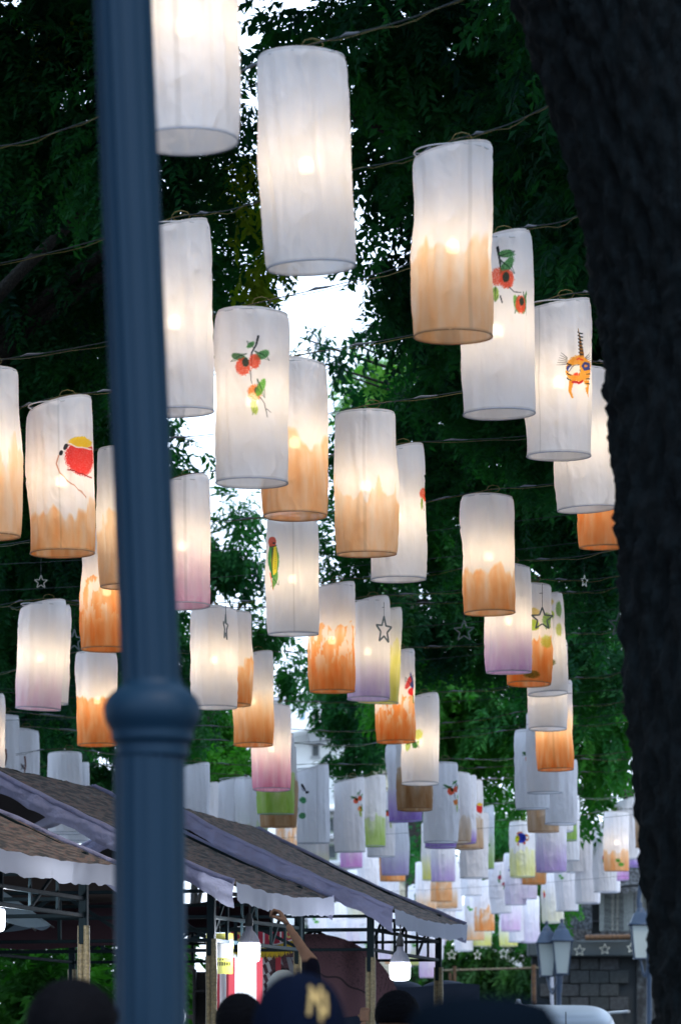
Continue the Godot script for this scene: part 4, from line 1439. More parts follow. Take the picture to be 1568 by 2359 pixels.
func build_far():
	var white = M("white render", lin(0.80, 0.81, 0.80), 0.9)
	var grey = M("grey concrete eave", lin(0.36, 0.37, 0.38), 0.9)
	var dark = M("dark window", lin(0.06, 0.075, 0.08), 0.25)
	var s = 130.0 / FU
	var o = thing("white_building", "white building with a sloping eave and a small window seen between the leaves", "building", Vector3(P(690, 2470, s).x, 0, -130.0))
	slab(o, "lower_wall", 540, 1692, 812, 2568, s, 7.0, white)
	slab(o, "upper_wall", 520, 1606, 762, 1690, s, 5.0, white, -1.6)
	slab(o, "parapet", 515, 1594, 768, 1606, s, 5.6, grey, -1.4)
	var f = part("eave_slab", box(Vector3(3.6, 0.32, 2.4), 0.02), white, o, P(716, 1680, s) - o.position + Vector3(0, 0, 0.9))
	f.rotation.z = 0.22
	var f2 = part("eave_soffit", box(Vector3(2.4, 0.5, 1.4), 0.02), grey, o, P(790, 1684, s) - o.position + Vector3(0, 0, 0.6))
	f2.rotation.z = 0.22
	for w in [[718, 1716, 736, 1744], [690, 1628, 702, 1650], [598, 1726, 622, 1756], [640, 1800, 660, 1832], [720, 1820, 742, 1850], [600, 1900, 624, 1930], [700, 1900, 724, 1930], [770, 1800, 792, 1830]]:
		var up = w[1] < 1690
		var fr = slab(o, "window", w[0], w[1], w[2], w[3], s, 0.16, M("window frame", lin(0.4, 0.41, 0.42), 0.7), 0.07 - (1.6 if up else 0.0))
		part("pane", box(Vector3((w[2] - w[0] - 5) * s, (w[3] - w[1] - 5) * s, 0.04)), dark if not up else M("blue window", lin(0.12, 0.3, 0.42), 0.3), fr, Vector3(0, 0, 0.07))
		part("sill", box(Vector3((w[2] - w[0] + 6) * s, 0.08, 0.2), 0.01), grey, fr, Vector3(0, -(w[3] - w[1]) * s * 0.5 - 0.04, 0.08))
	for k in 4:
		slab(o, "floor_band", 536, 1775 + k * 150, 816, 1783 + k * 150, s, 0.5, grey, 0.2)
	var s2 = 122.0 / FU
	var q = thing("cream_building", "cream building with ledges and shutters low behind the unlit lanterns", "building", Vector3(P(850, 2470, s2).x, 0, -122.0))
	var cream = rough_mat("cream render", lin(0.55, 0.50, 0.36), lin(0.68, 0.63, 0.48), 0.3, 0.2, 0.9, 72, 0.02)
	slab(q, "wall", 842, 1735, 1040, 2570, s2, 6.0, cream)
	slab(q, "roof_ledge", 836, 1726, 1046, 1736, s2, 6.5, grey, 0.3)
	slab(q, "side_wall", 560, 1850, 842, 2570, s2, 5.0, white, -0.6)
	for k in 5:
		slab(q, "ledge", 690, 1862 + k * 62, 842, 1870 + k * 62, s2, 0.7, grey, 0.0)
		for x in [700, 750, 800, 870, 930, 985]:
			var fr = slab(q, "window", x, 1880 + k * 62, x + 26, 1916 + k * 62, s2, 0.14, M("shutter green", lin(0.25, 0.30, 0.22), 0.7), 0.06 - (0.6 if x < 842 else 0.0))
			part("pane", box(Vector3(18 * s2, 28 * s2, 0.05)), dark, fr, Vector3(0, 0, 0.06))
	var s3 = 140.0 / FU
	var r = thing("pale_house", "pale flat house wall behind the far lanterns beside the trunk", "building", Vector3(P(1340, 2470, s3).x, 0, -140.0))
	slab(r, "wall", 1100, 1905, 1620, 2556, s3, 8.0, white)
	slab(r, "roof_edge", 1094, 1896, 1626, 1906, s3, 8.4, grey, 0.2)
	for k in 3:
		slab(r, "string_course", 1100, 1938 + k * 22, 1620, 1941 + k * 22, s3, 0.3, grey, 0.06)
	for x in [1130, 1200, 1280, 1360, 1440]:
		var fr = slab(r, "window", x, 2040, x + 26, 2080, s3, 0.16, grey, 0.06)
		part("pane", box(Vector3(20 * s3, 34 * s3, 0.05)), dark, fr, Vector3(0, 0, 0.07))

func plant_trees():
	var deep = Color(0.009, 0.050, 0.038)
	var mid = Color(0.030, 0.155, 0.046)
	var fresh = Color(0.05, 0.2, 0.022)
	var teal = Color(0.018, 0.085, 0.06)
	var g = "trees along the street"
	tree("street_tree", "tall dark tree filling the upper left behind the blue post", Vector3(-5.6, 0, -40), 0.36, 7.0, [
		B(60, 120, 38, 340, 330, 1.6, 1.25), B(70, 640, 42, 320, 340, 1.6, 1.25), B(335, 330, 37, 190, 240, 1.3, 1.0), B(500, 380, 39, 95, 210, 0.9, 0.62), B(560, 420, 39, 45, 120, 0.6, 0.6), B(480, 610, 40, 140, 120, 1.0, 0.8), B(575, 630, 40, 60, 110, 0.7, 0.75),
		B(400, 700, 41, 150, 130, 1.0, 0.9), B(345, 70, 37, 160, 200, 1.2, 0.9), B(505, 240, 38, 60, 130, 0.8, 0.6),
		W(-3.7, 10.5, -47, 1.7, 3.2, 1.6, 3000), W(-4.3, 8.5, -52, 2.0, 3.0, 1.6, 2800), W(-6.5, 13, -36, 4.0, 3.0, 4.0, 2600), W(-7.5, 10, -42, 3.5, 3.5, 4.0, 2200), W(-4.5, 15, -33, 4.0, 2.5, 4.0, 2400)], deep, Color(0.036, 0.175, 0.062), 1.0, g)
	var first = get_node("street_tree")
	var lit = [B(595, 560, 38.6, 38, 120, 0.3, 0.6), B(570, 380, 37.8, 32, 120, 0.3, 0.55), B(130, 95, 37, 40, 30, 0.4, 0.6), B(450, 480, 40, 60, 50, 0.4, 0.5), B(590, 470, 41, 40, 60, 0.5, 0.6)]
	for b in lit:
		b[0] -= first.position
	crown(first, lit, Color(0.16, 0.26, 0.02), Color(0.32, 0.38, 0.03), 1.1)  # yellow-green tint paints backlight into these leaves
	tree("street_tree", "dark leafy tree at the left behind the hanging lanterns, below the tallest crown", Vector3(-6.2, 0, -52), 0.3, 5.6, [
		B(60, 1130, 48, 340, 270, 1.8, 1.2), B(90, 1480, 56, 340, 240, 1.8, 1.2), B(300, 1500, 57, 150, 200, 1.4, 1.0), B(445, 1560, 58, 60, 150, 1.0, 0.8), B(300, 1150, 50, 110, 230, 1.2, 0.9), B(120, 1740, 62, 330, 150, 1.6, 1.1), B(445, 1030, 47, 55, 45, 0.5, 0.45),
		W(-7.5, 10, -50, 3.5, 3.0, 5.0, 2200)], deep, mid, 1.05, g)
	tree("young_tree", "fresh green tree low at the right of the post behind the second stall", Vector3(P(440, 2470, 70.0 / FU).x, 0, -70), 0.14, 4.0, [
		B(480, 1700, 70, 75, 85, 0.8, 1.3), B(530, 1760, 69, 50, 40, 0.5, 1.0), B(440, 1780, 71, 90, 90, 0.8, 1.0)], mid, fresh, 1.3, g)
	tree("street_tree", "slender tree with ragged clumps against the white sky near the centre left", Vector3(P(355, 2470, 58.0 / FU).x, 0, -58), 0.16, 6.0, [
		B(555, 1175, 58, 52, 40, 0.5, 0.9), B(530, 1262, 58, 70, 56, 0.6, 1.25), B(590, 1325, 58, 45, 50, 0.6, 0.7), B(600, 1445, 59, 45, 75, 0.5, 1.15), B(655, 1540, 60, 42, 55, 0.5, 0.9), B(425, 1640, 60, 60, 130, 0.8, 0.7), B(690, 1575, 60, 26, 34, 0.4, 0.7), B(500, 1330, 58, 30, 50, 0.4, 0.4)], deep, mid, 1.0, g)
	tree("street_tree", "broad dark tree over the upper right, its leaves hanging past the big lanterns", Vector3(4.6, 0, -37), 0.4, 7.5, [
		B(700, 40, 33, 110, 75, 0.9, 0.85), B(640, 150, 33, 80, 120, 0.8, 0.7), B(900, 60, 33, 190, 170, 1.3, 1.2), B(1130, 180, 34, 230, 260, 1.5, 1.25), B(1330, 330, 32, 200, 320, 1.4, 1.2), B(940, 330, 36, 110, 190, 1.1, 1.0), B(855, 420, 36, 60, 230, 0.8, 0.55), B(1150, 560, 38, 250, 230, 1.5, 1.2), B(920, 600, 38, 95, 120, 0.9, 0.8), B(990, 740, 40, 110, 90, 0.9, 0.9), B(1400, 60, 30, 260, 220, 1.5, 1.2),
		W(2.8, 11.0, -43, 2.0, 3.4, 1.5, 4200), W(5.5, 13, -34, 4.0, 3.0, 4.0, 2600), W(4.0, 15, -30, 4.0, 2.5, 5.0, 2600), W(6.5, 10, -38, 3.5, 3.0, 4.0, 2200), W(0.5, 16, -29, 4.0, 2.0, 4.0, 2600)], deep, Color(0.036, 0.175, 0.062), 1.0, g)
	tree("street_tree", "dark tree in the right middle behind the tiger lantern and the lone orange one", Vector3(P(1650, 2470, 48.0 / FU).x, 0, -48), 0.34, 6.4, [
		B(1090, 840, 42, 190, 150, 1.2, 1.2), B(1280, 900, 43, 180, 230, 1.3, 1.2), B(1230, 1130, 47, 200, 170, 1.3, 1.15), B(1000, 1000, 47, 190, 130, 1.2, 1.15), B(860, 1010, 47, 80, 80, 0.8, 0.7), B(1390, 1200, 46, 130, 260, 1.2, 1.15), B(985, 880, 46, 80, 50, 0.7, 0.6),
		W(5.5, 10, -39, 3.5, 3.0, 4.0, 2200), W(4.5, 13, -40, 3.6, 2.5, 4.0, 2200)], deep, Color(0.036, 0.175, 0.062), 1.0, g)
	tree("hanging_branch_tree", "thin tree whose pointed leaves hang against the white sky in the centre", Vector3(P(1650, 2470, 50.0 / FU).x, 0, -50), 0.16, 8.0, [
		B(790, 765, 50, 75, 30, 0.5, 0.42), B(740, 820, 50, 60, 42, 0.5, 0.6), B(800, 850, 50, 40, 55, 0.4, 0.45), B(690, 760, 50, 30, 30, 0.4, 0.35), B(890, 740, 49, 40, 60, 0.5, 0.6)], deep, teal, 1.1, g)
	tree("far_sunlit_tree", "bright yellow-green treetop far off in the sky gap at the centre", Vector3(P(960, 2470, 100.0 / FU).x, 0, -100), 0.4, 13.0, [
		B(890, 850, 100, 65, 45, 1.2, 0.75), B(835, 905, 100, 45, 40, 1.0, 0.65), B(930, 900, 101, 60, 60, 1.2, 0.9), B(865, 960, 101, 70, 60, 1.2, 0.9)], Color(0.10, 0.26, 0.05), Color(0.2, 0.42, 0.08), 1.6, g)  # bright tint paints sunlight into the far leaves
	tree("street_tree", "leafy green tree in the centre right behind the violet and orange lanterns", Vector3(P(1640, 2470, 58.0 / FU).x, 0, -58), 0.3, 6.0, [
		B(900, 1080, 53, 130, 110, 1.2, 1.05), B(1010, 1180, 54, 170, 150, 1.3, 1.1), B(770, 1270, 55, 70, 100, 0.9, 0.85), B(840, 1340, 55, 90, 80, 0.9, 0.95), B(1000, 1400, 57, 170, 140, 1.3, 1.1), B(1200, 1420, 57, 190, 150, 1.4, 1.1), B(1380, 1480, 56, 130, 160, 1.2, 1.05), B(740, 1400, 56, 40, 40, 0.6, 0.6)], teal, Color(0.03, 0.14, 0.03), 1.05, g)
	tree("street_tree", "lighter green tree low in the right, behind the shaded slate lanterns", Vector3(P(1660, 2470, 68.0 / FU).x, 0, -68), 0.28, 5.0, [
		B(980, 1600, 67, 130, 110, 1.2, 1.05), B(1110, 1640, 67, 140, 140, 1.3, 1.05), B(1030, 1740, 68, 110, 70, 1.0, 0.9), B(1170, 1790, 69, 60, 90, 0.8, 0.75), B(1380, 1640, 66, 110, 140, 1.2, 0.95), B(1370, 1790, 67, 75, 70, 0.9, 0.6), B(1350, 1860, 68, 48, 50, 0.6, 0.55), B(1290, 1560, 66, 90, 90, 1.0, 1.0)], mid, fresh, 1.15, g)
	tree("street_tree", "dark round tree hanging before the white building in the lower centre", Vector3(P(1670, 2470, 72.0 / FU).x, 0, -72), 0.2, 6.0, [
		B(770, 1600, 71, 70, 65, 0.8, 1.0), B(840, 1640, 71, 80, 80, 0.9, 1.05), B(820, 1720, 72, 62, 55, 0.8, 1.0), B(775, 1745, 72, 32, 34, 0.5, 0.8), B(735, 1610, 71, 26, 30, 0.4, 0.5), B(965, 1920, 80, 45, 70, 0.7, 0.6), B(990, 2000, 82, 50, 60, 0.7, 0.7)], deep, mid, 1.1, g)
	tree("street_tree", "sunlit green tree beyond the column of slate lanterns near the blue fish", Vector3(P(1340, 2470, 96.0 / FU).x, 0, -96), 0.25, 5.0, [
		B(1145, 1880, 90, 50, 55, 0.9, 0.9), B(1150, 1960, 91, 60, 60, 0.9, 0.9), B(1215, 2090, 92, 90, 50, 1.0, 0.9), B(1260, 2050, 92, 50, 40, 0.8, 0.7)], mid, fresh, 1.5, g)
	var hedge = thing("leafy_hedge", "dark hedge and creepers under the far lanterns, left of the twin street lamp", "hedge", P(1120, 2470, 100.0 / FU) * Vector3(1, 0, 1))
	var hb = [B(1040, 2240, 100, 110, 70, 1.0, 1.1), B(1170, 2230, 99, 100, 80, 1.0, 1.1), B(1060, 2330, 100, 150, 80, 1.0, 1.1), B(1230, 2320, 99, 80, 80, 1.0, 1.0), B(1255, 2170, 97, 30, 60, 0.8, 0.8), B(1110, 2430, 100, 180, 80, 1.0, 1.0)]
	for b in hb:
		b[0] -= hedge.position
	crown(hedge, hb, Color(0.025, 0.07, 0.03), Color(0.05, 0.14, 0.03), 1.4)
	var sh = thing("leafy_shrub", "bright green garden shrubs behind the bamboo posts at the lower left", "shrub", P(110, 2470, 44.0 / FU) * Vector3(1, 0, 1))
	var sb = [B(60, 2220, 44, 130, 90, 0.9, 1.0), B(220, 2230, 45, 120, 90, 0.9, 1.0), B(120, 2330, 43, 210, 90, 0.9, 1.0), B(330, 2280, 46, 120, 110, 0.9, 0.9), B(130, 2440, 44, 240, 80, 0.9, 0.9)]
	for b in sb:
		b[0] -= sh.position
	crown(sh, sb, Color(0.02, 0.09, 0.018), Color(0.06, 0.20, 0.03), 1.25)
	# trees added beside and over the street, unseen, to shade it
	var rows_ = [[-8.5, -10, 11.5, "left", "beside the lamp post"], [8.5, -12, 12.0, "right", "beside the great trunk"], [-8.0, -24, 12.0, "left", "beside the nearest stall"], [8.5, -28, 12.5, "right", "beyond the great trunk"], [-9.0, -58, 12.0, "left", "behind the stalls"]]
	tree("street_tree", "unseen tree added over the street above the view to darken it", Vector3(9.5, 0, -36), 0.45, 8.5, [
		W(-2.6, 14.6, -29, 3.4, 1.8, 5.0, 2600), W(2.6, 14.6, -31, 3.4, 1.8, 5.0, 2600), W(0, 15.5, -37, 5.0, 1.8, 4.0, 3000), W(0, 17.0, -44, 5.5, 1.8, 4.0, 3000), W(5.5, 12.0, -42, 3.0, 2.5, 4.0, 2000), W(-6.0, 11.5, -45, 2.5, 2.5, 4.0, 1800)], deep, mid, 2.3, g)
	for q in rows_:
		tree("street_tree", "added shade tree outside the view on the %s, %s" % [q[3], q[4]], Vector3(q[0], 0, q[1]), 0.4, 6.5, [
			W(q[0], q[2], q[1], 5.0, 3.2, 6.0, 2600), W(q[0] * (0.45 if q[1] > -30 and q[1] < -15 else 0.85), q[2] + 2.2, q[1] - 2.0, 4.2, 2.0, 6.0, 2600), W(q[0] * 1.1, q[2] - 3.5, q[1], 3.5, 2.8, 6.0, 2000), W(q[0] * 1.2, q[2] - 6.5, q[1], 3.0, 2.5, 6.0, 1400)], deep, mid, 2.3, g)

func hang_cables():
	cable("topmost cable, carrying the largest white lantern", [[-60, 345], [225, 272], "A2", [1085, -10]], 0.02)
	cable("cable that carries the big orange-dyed lantern", [[-60, 620], "B6", [610, 459], [815, 392], "A3", [1270, 240]], 0.02)
	cable("cable that carries the persimmon branch lantern and the three persimmons", [[-80, 872], "B1", "C1", "A4", [1360, 484]], 0.03)
	cable("cable that carries the round-bellied figure and the tiger", [[-40, 948], "B2", "C2", "A5", [1400, 655]], 0.03)
	cable("cable from the post-hidden lantern to the one cut by the trunk", [[-40, 1072], "B3", "C3", "A6", [1420, 822]], 0.03)
	cable("cable that carries the white lantern with fruit at its edge", [[380, 1118], "B5", "C4", "A7", [1440, 930]], 0.03)
	cable("cable that carries the fish lantern and the lone orange one", [[-30, 1260], "B4", "C5", "D1", [1440, 1078]], 0.03)
	cable("cable over the blotchy orange lantern in the centre", [[-40, 1392], "E1a", "E3", "C6", "D2", [1440, 1260]], 0.03)
	cable("cable over the violet-hemmed lantern and the lily pads", [[20, 1398], "E1b", "E4", "C7", "D3", [1450, 1322]], 0.03)
	cable("cable over the yellow-green lantern", [[440, 1440], "C8", "D4", [1450, 1345]], 0.03)
	cable("cable over the butterfly lantern", [[-40, 1560], "E2", "E5", "F1", "D5", [1460, 1440]], 0.03)
	cable("cable over the deep pink and flower head lanterns", [[-50, 1622], "G1", "E6", "F2", "D6", [1465, 1540]], 0.03)
	cable("cable over the green-dipped and violet unlit lanterns", [[-30, 1652], "H1", "H10", "H18", "I2", [1470, 1612]], 0.02)
	cable("cable over the brown-stained and slate fruit lanterns", [[-30, 1690], "H2", "H11", "H17", "I1", [1470, 1660]], 0.02)
	cable("cable over the twig lantern and the slate blue one", [[-30, 1745], "H3", "H6", "H12", "H19", "I4", [1475, 1728]], 0.02)
	cable("cable over the lime green hem", [[60, 1772], "H4", "H8", "H9", "H14", "H15", "H21", "I3", [1475, 1748]], 0.02)
	cable("cable over the low grey-blue lanterns", [[180, 1850], "H5", "H7", "H16", "H23", "I6", [1480, 1770]], 0.02)
	cable("cable over the pale green sprig lantern", [[640, 1880], "K20", "H24", "I8", "J1", [1500, 1830]], 0.02)
	cable("cable over the blue fish lantern", [[640, 1905], "K18", "K9", "I9", "J2", [1510, 1860]], 0.02)
	cable("far cable over the double rose lantern", [[640, 1960], "K21", "K12", "K2", "K4", "J6", "J5", [1510, 1920]], 0.02)
	cable("far cable over the orange splashed lantern", [[700, 2050], "K13", "K1", "K5", "J10", [1510, 1990]], 0.02)
	var wires = [[-40, 1302, 1420, 1172, 0.0040, "thin wire crossing above the fish lantern's foot"], [-40, 1362, 1430, 1238, 0.0042, "thin wire low across the centre, left end level with the small star"], [300, 1470, 1450, 1400, 0.0046, "thin wire right of the post through the orange lanterns"],
		[-40, 1590, 1460, 1470, 0.0048, "thin wire passing the post collar"], [-40, 1660, 1465, 1585, 0.0050, "thin wire below the post collar"], [420, 1722, 1470, 1640, 0.0052, "thin wire before the white building's eave"], [640, 1930, 1500, 1872, 0.0062, "thin far wire over the pale lanterns"], [700, 2060, 1520, 2010, 0.0078, "lowest thin wire behind the far lanterns"]]
	for w in wires:
		bare_wire(w[5], P(w[0], w[1], w[4]), P(w[2], w[3], w[4] * 0.94), 0.06)

func hang_stars():
	var g = "wire stars hung between the lanterns"
	star("edge-on metal star hanging before the grey-white lantern", 520, 1446, 0.00372, 0.115, 1.42, 0.16, false, g)
	star("metal star turned half sideways before the violet-hemmed lantern", 884, 1452, 0.0039, 0.125, 0.95, 0.13, false, g)
	star("metal star facing front before the lily pad lantern", 1248, 1426, 0.0037, 0.098, 0.15, 0.2, false, g)
	star("dim metal star against the leaves left of the magenta hem", 1068, 1454, 0.0042, 0.105, -0.3, 0.12, false, g)
	star("metal star at the far left above the slanted pinkish lantern", 95, 1341, 0.0042, 0.066, 0.2, 0.3, true, g)
	star("dim metal star between the pinkish lantern and the post", 172, 1476, 0.0042, 0.11, 0.8, 0.2, false, g)
	star("dim metal star beside the trunk at the right", 1425, 1440, 0.0042, 0.12, 0.5, 0.2, false, g)
	star("small metal star under the cable left of the trunk", 1345, 1339, 0.0046, 0.065, 0.9, 0.12, true, g)
	var h = "small bright stars strung near the street lamps"
	star("small bright star just right of the twin street lamp", 1334, 2190, 0.0078, 0.105, 0.1, 0.05, true, h)
	star("small bright star below the rusty pipe", 1392, 2187, 0.0078, 0.1, -0.2, 0.05, true, h)
	star("small bright star beside the partly hidden street lamp", 1453, 2184, 0.0078, 0.095, 0.5, 0.05, true, h)
	star("small star against the hedge, rightmost left of the twin lamp", 1159, 2197, 0.0082, 0.1, 0.4, 0.08, true, h)
	star("small star against the hedge, middle of the three", 1099, 2200, 0.0082, 0.1, 0.7, 0.08, true, h)
	star("small star against the hedge, leftmost of the three", 1040, 2200, 0.0082, 0.1, 0.3, 0.08, true, h)
	var dense = curve([P(1300, 2150, 0.0078), P(1334, 2172, 0.0078), P(1392, 2170, 0.0078), P(1453, 2166, 0.0078), P(1490, 2130, 0.0078)], 6)
	var o = thing("star_string", "drooping wire that carries the small stars by the street lamps", "wire", dense[0])
	for i in dense.size():
		dense[i] -= o.position
	part("wire", tube(dense, 0.008, 5), mats["grey wire"], o)

func stall_goods():
	led_bulb("big white lit bulb under the furthest stall", 921, 2236, 0.0036, 0.08)
	led_bulb("big white lit bulb beside the yellow notice under the middle stall", 574, 2192, 0.0034, 0.12)
	led_bulb("big white lit bulb cut by the left edge under the nearest stall", -17, 2118, 0.0029, 0.3)
	# yellow notice: a sheet with bulb glare painted as a white panel, two lines of blurred print
	var s = 0.0034
	var o = thing("yellow_notice", "yellow notice sheet with painted white bulb glare, hanging beside the big bulb", "notice", P(475, 2150, s))
	var wd = 63 * s
	var ht = 94 * s
	var sheet = func(u, v):
		return Vector3(u * wd * (0.97 + 0.03 * v), -ht * (1.0 - v), 0.02 * sin(u * 3.0) + 0.015 * (1.0 - v))
	var paper = M("yellow paper", lin(0.62, 0.58, 0.05), 0.7)
	paper.backlight_enabled = true
	paper.backlight = Color(0.5, 0.5, 0.4)
	part("sheet", grid(12, 12, sheet), paper, o)
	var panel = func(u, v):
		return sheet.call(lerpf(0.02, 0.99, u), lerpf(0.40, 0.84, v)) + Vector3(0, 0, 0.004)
	part("painted_glare", grid(8, 8, panel), M("glare white", lin(0.8, 0.8, 0.8), 0.7), o)  # the bulb's glare on the sheet, painted white
	var st = SurfaceTool.new()
	st.begin(Mesh.PRIMITIVE_TRIANGLES)
	for r in [[0.35, 0.36, 0.68, 3], [0.25, 0.12, 0.92, 9]]:
		for k in r[3]:
			var u = lerpf(r[1], r[2], (k + 0.5) / r[3])
			var c = sheet.call(u, r[0]) + Vector3(0, 0, 0.005)
			box_into(st, c, Vector3(0.012, 0.03 if r[3] == 9 else 0.014, 0.002))
			box_into(st, c + Vector3(0.006, 0.004, 0), Vector3(0.004, 0.022 if r[3] == 9 else 0.01, 0.002))
	st.generate_normals()
	part("print", st.commit(), M("dark print", lin(0.12, 0.11, 0.02), 0.7), o)
	part("string", tube([Vector3(wd * 0.5, 0, 0), Vector3(wd * 0.5, 0.32, 0)], 0.003, 4), mats["grey wire"], o)
	# red valance with a gold fringe
	s = 0.0040
	var v0 = P(524, 2138, s)
	o = thing("fringed_valance", "red valance with white borders and a yellow fringe under the middle stall", "valance", v0)
	var len_ = 166 * s
	var red = M("crimson cloth", lin(0.42, 0.025, 0.06), 0.8)
	var bend = func(x):
		return Vector3(x, -0.02 * sin(x * 4.0) + 0.05 * smoothstep(0.4, 0.66, x), 0.05 * sin(x * 6.0))
	part("cloth", grid(30, 3, func(u, v): return bend.call(u * len_) + Vector3(0, -0.14 * (1.0 - v), 0)), red, o)
	for y in [0.0, -0.13]:
		part("white_border", grid(30, 1, func(u, v): return bend.call(u * len_) + Vector3(0, y - 0.012 * (1.0 - v), 0.006)), M("white trim", lin(0.7, 0.68, 0.7), 0.8), o)
	for k in 4:
		part("emblem", grid(12, 2, func(u, v): return bend.call(0.1 + k * 0.155) + Vector3(cos(u * TAU) * (0.03 - v * 0.014), sin(u * TAU) * (0.042 - v * 0.02) - 0.072, 0.008)), M("gold emblem", lin(0.55, 0.42, 0.12), 0.6), o)
		part("divider", grid(1, 2, func(u, v): return bend.call(0.025 + k * 0.155) + Vector3((u - 0.5) * 0.014, -0.13 * v, 0.007)), mats["white trim"], o)
	st = SurfaceTool.new()
	st.begin(Mesh.PRIMITIVE_TRIANGLES)
	for k in 72:
		var a = bend.call(len_ * (k + 0.5) / 72.0) + Vector3(0, -0.14, 0)
		tube_into(st, [a, a + Vector3(0.002 * sin(k * 3.0), -0.06, 0.003), a + Vector3(0.004 * sin(k * 5.0), -0.112 - 0.012 * sin(k * 2.3), 0.004 * cos(k * 4.0))], [0.0035, 0.0055, 0.003], 4)
	st.generate_normals()
	var fr = part("fringe", st.commit(), M("yellow fringe", lin(0.70, 0.50, 0.02), 0.7), o)
	fr.set_meta("kind", "stuff")
	var cloth = M("banner cloth", lin(0.72, 0.72, 0.75), 0.85)
	cloth.backlight_enabled = true
	cloth.backlight = Color(0.5, 0.5, 0.5)
	hanging_banner("white banner with red edges right under the big bulb by the notice", 534, 598, 2206, 2420, 0.00352, cloth, true)
	hanging_banner("grey-white banner below the yellow notice", 500, 528, 2236, 2420, 0.0038, cloth, true)
	hanging_banner("narrow grey-white banner under the fringe left of the dark gap", 605, 626, 2205, 2420, 0.0041, cloth, false)
	hanging_banner("wide grey banner under the fringe behind the grey-haired man", 641, 684, 2205, 2420, 0.0041, M("grey banner cloth", lin(0.26, 0.27, 0.30), 0.85), true)
	# maroon awning cloths and dark stock under the stalls
	var maroon = M("maroon lining", lin(0.035, 0.010, 0.018), 0.9)
	o = thing("maroon_awning", "dark maroon cloth slung under the middle stall behind the notice", "awning", P(440, 2100, 0.0042))
	part("cloth", grid(16, 8, func(u, v): return Vector3(u * 1.15 - 0.35, 0.10 - 0.30 * (1.0 - v) + 0.02 * u - 0.03 * sin(u * PI * 2.0), 0.3 * (1.0 - v))), maroon, o)
	o = thing("maroon_awning", "dark maroon cloth under the nearest stall behind its bamboo post", "awning", P(40, 2085, 0.0037))
	part("cloth", grid(16, 8, func(u, v): return Vector3(u * 1.6 - 0.3, -0.36 * (1.0 - v) - 0.05 * u * (1.0 - v) - 0.03 * sin(u * PI * 2.0), 0.7 * (1.0 - v))), maroon, o)
	part("cloth", grid(16, 6, func(u, v): return Vector3(u * 1.6 - 0.3, 0.36 * v - 0.02 * sin(u * PI) - 0.05, 0.0)), M("painted stall shade", lin(0.03, 0.022, 0.02), 0.9), o)  # dark sheet added in place of the shaded stall interior
	# dark goods rack behind the notice
	o = thing("goods_rack", "dark rack of goods half hidden under the yellow notice", "rack", P(488, 2470, 0.0043) * Vector3(1, 0, 1))
	var wood = M("dark wood", lin(0.03, 0.028, 0.03), 0.7)
	part("back", box(Vector3(0.3, 2.4, 0.03), 0.004), wood, o, Vector3(-0.02, 1.2, -0.2))
	for x in [-0.17, 0.13]:
		part("upright", box(Vector3(0.03, 2.42, 0.3), 0.004), wood, o, Vector3(x, 1.21, -0.03))
	for y in [0.4, 0.9, 1.4, 1.85, 2.2]:
		part("shelf", box(Vector3(0.27, 0.025, 0.3), 0.003), wood, o, Vector3(-0.02, y, -0.03))
	# folding fan standing by the post
	s = 0.0041
	var hub = P(722, 2352, s)
	o = thing("folding_fan", "large maroon folding fan with black tree pattern beside the stall post", "fan", hub)
	var R = 0.84
	var im = Image.create(512, 256, false, Image.FORMAT_RGB8)
	var fn = noise(101, 0.06, FastNoiseLite.TYPE_SIMPLEX, 3)
	fn.fractal_type = FastNoiseLite.FRACTAL_RIDGED
	for y in 256:
		for x in 512:
			var v = 1.0 - y / 255.0
			var ink = smoothstep(0.45, 0.7, fn.get_noise_2d(x * 0.55, y * 1.5)) * smoothstep(0.50, 0.62, v + 0.12 * sin(x * 0.02))
			var wave = smoothstep(0.02, 0.008, absf(v - 0.50 - 0.03 * sin(x * 0.06) - 0.1 * sin(x * 0.015)))
			im.set_pixel(x, y, lin(0.13, 0.062, 0.075).lerp(lin(0.012, 0.008, 0.012), clampf(ink + wave * 0.8, 0.0, 1.0)))
	var fm = M("fan paper", Color.WHITE, 0.8)
	fm.albedo_texture = ImageTexture.create_from_image(im)
	fm.backlight_enabled = true
	fm.backlight = Color(0.3, 0.3, 0.3)
	part("fan_leaf", grid(56, 8, func(u, v):
		var a = lerpf(2.9, 0.12, u)
		var r = lerpf(0.2, R, v)
		return Vector3(cos(a) * r, sin(a) * r * 0.98, 0.018 * v * (1.0 if int(round(u * 56)) % 2 == 0 else -1.0))), fm, o)
	for k in 15:
		var a = lerpf(2.9, 0.12, k / 14.0)
		part("stick", bars([[Vector3(0, 0, -0.02), Vector3(cos(a) * R * 0.97, sin(a) * R * 0.95, -0.024)]], 0.012, 0.006), wood, o)
	part("pivot", lathe([Vector2(0, -0.03), Vector2(0.02, -0.03), Vector2(0.02, 0.03), Vector2(0, 0.031)], 12), wood, o)
	# table behind the people with a dark blue cloth
	o = thing("covered_table", "table under a dark blue cloth behind the heads below the furthest stall", "table", P(930, 2470, 0.0046) * Vector3(1, 0, 1))
	part("cloth", grid(30, 8, func(u, v): return Vector3((u - 0.5) * 1.6, 2.32 * v + 0.02 * sin(u * 9.0) * v, 0.06 * sin(u * 25.0) * (1.0 - v))), M("navy cloth", lin(0.012, 0.022, 0.045), 0.85), o)
	for k in 3:
		part("bundle", grid(20, 12, func(u, v): return Vector3(-0.55 + k * 0.5 + cos(u * TAU) * 0.28 * sin(v * PI), 2.26 + 0.12 * cos(v * PI), -0.3 + sin(u * TAU) * 0.25 * sin(v * PI)), true), mats["navy cloth"], o)
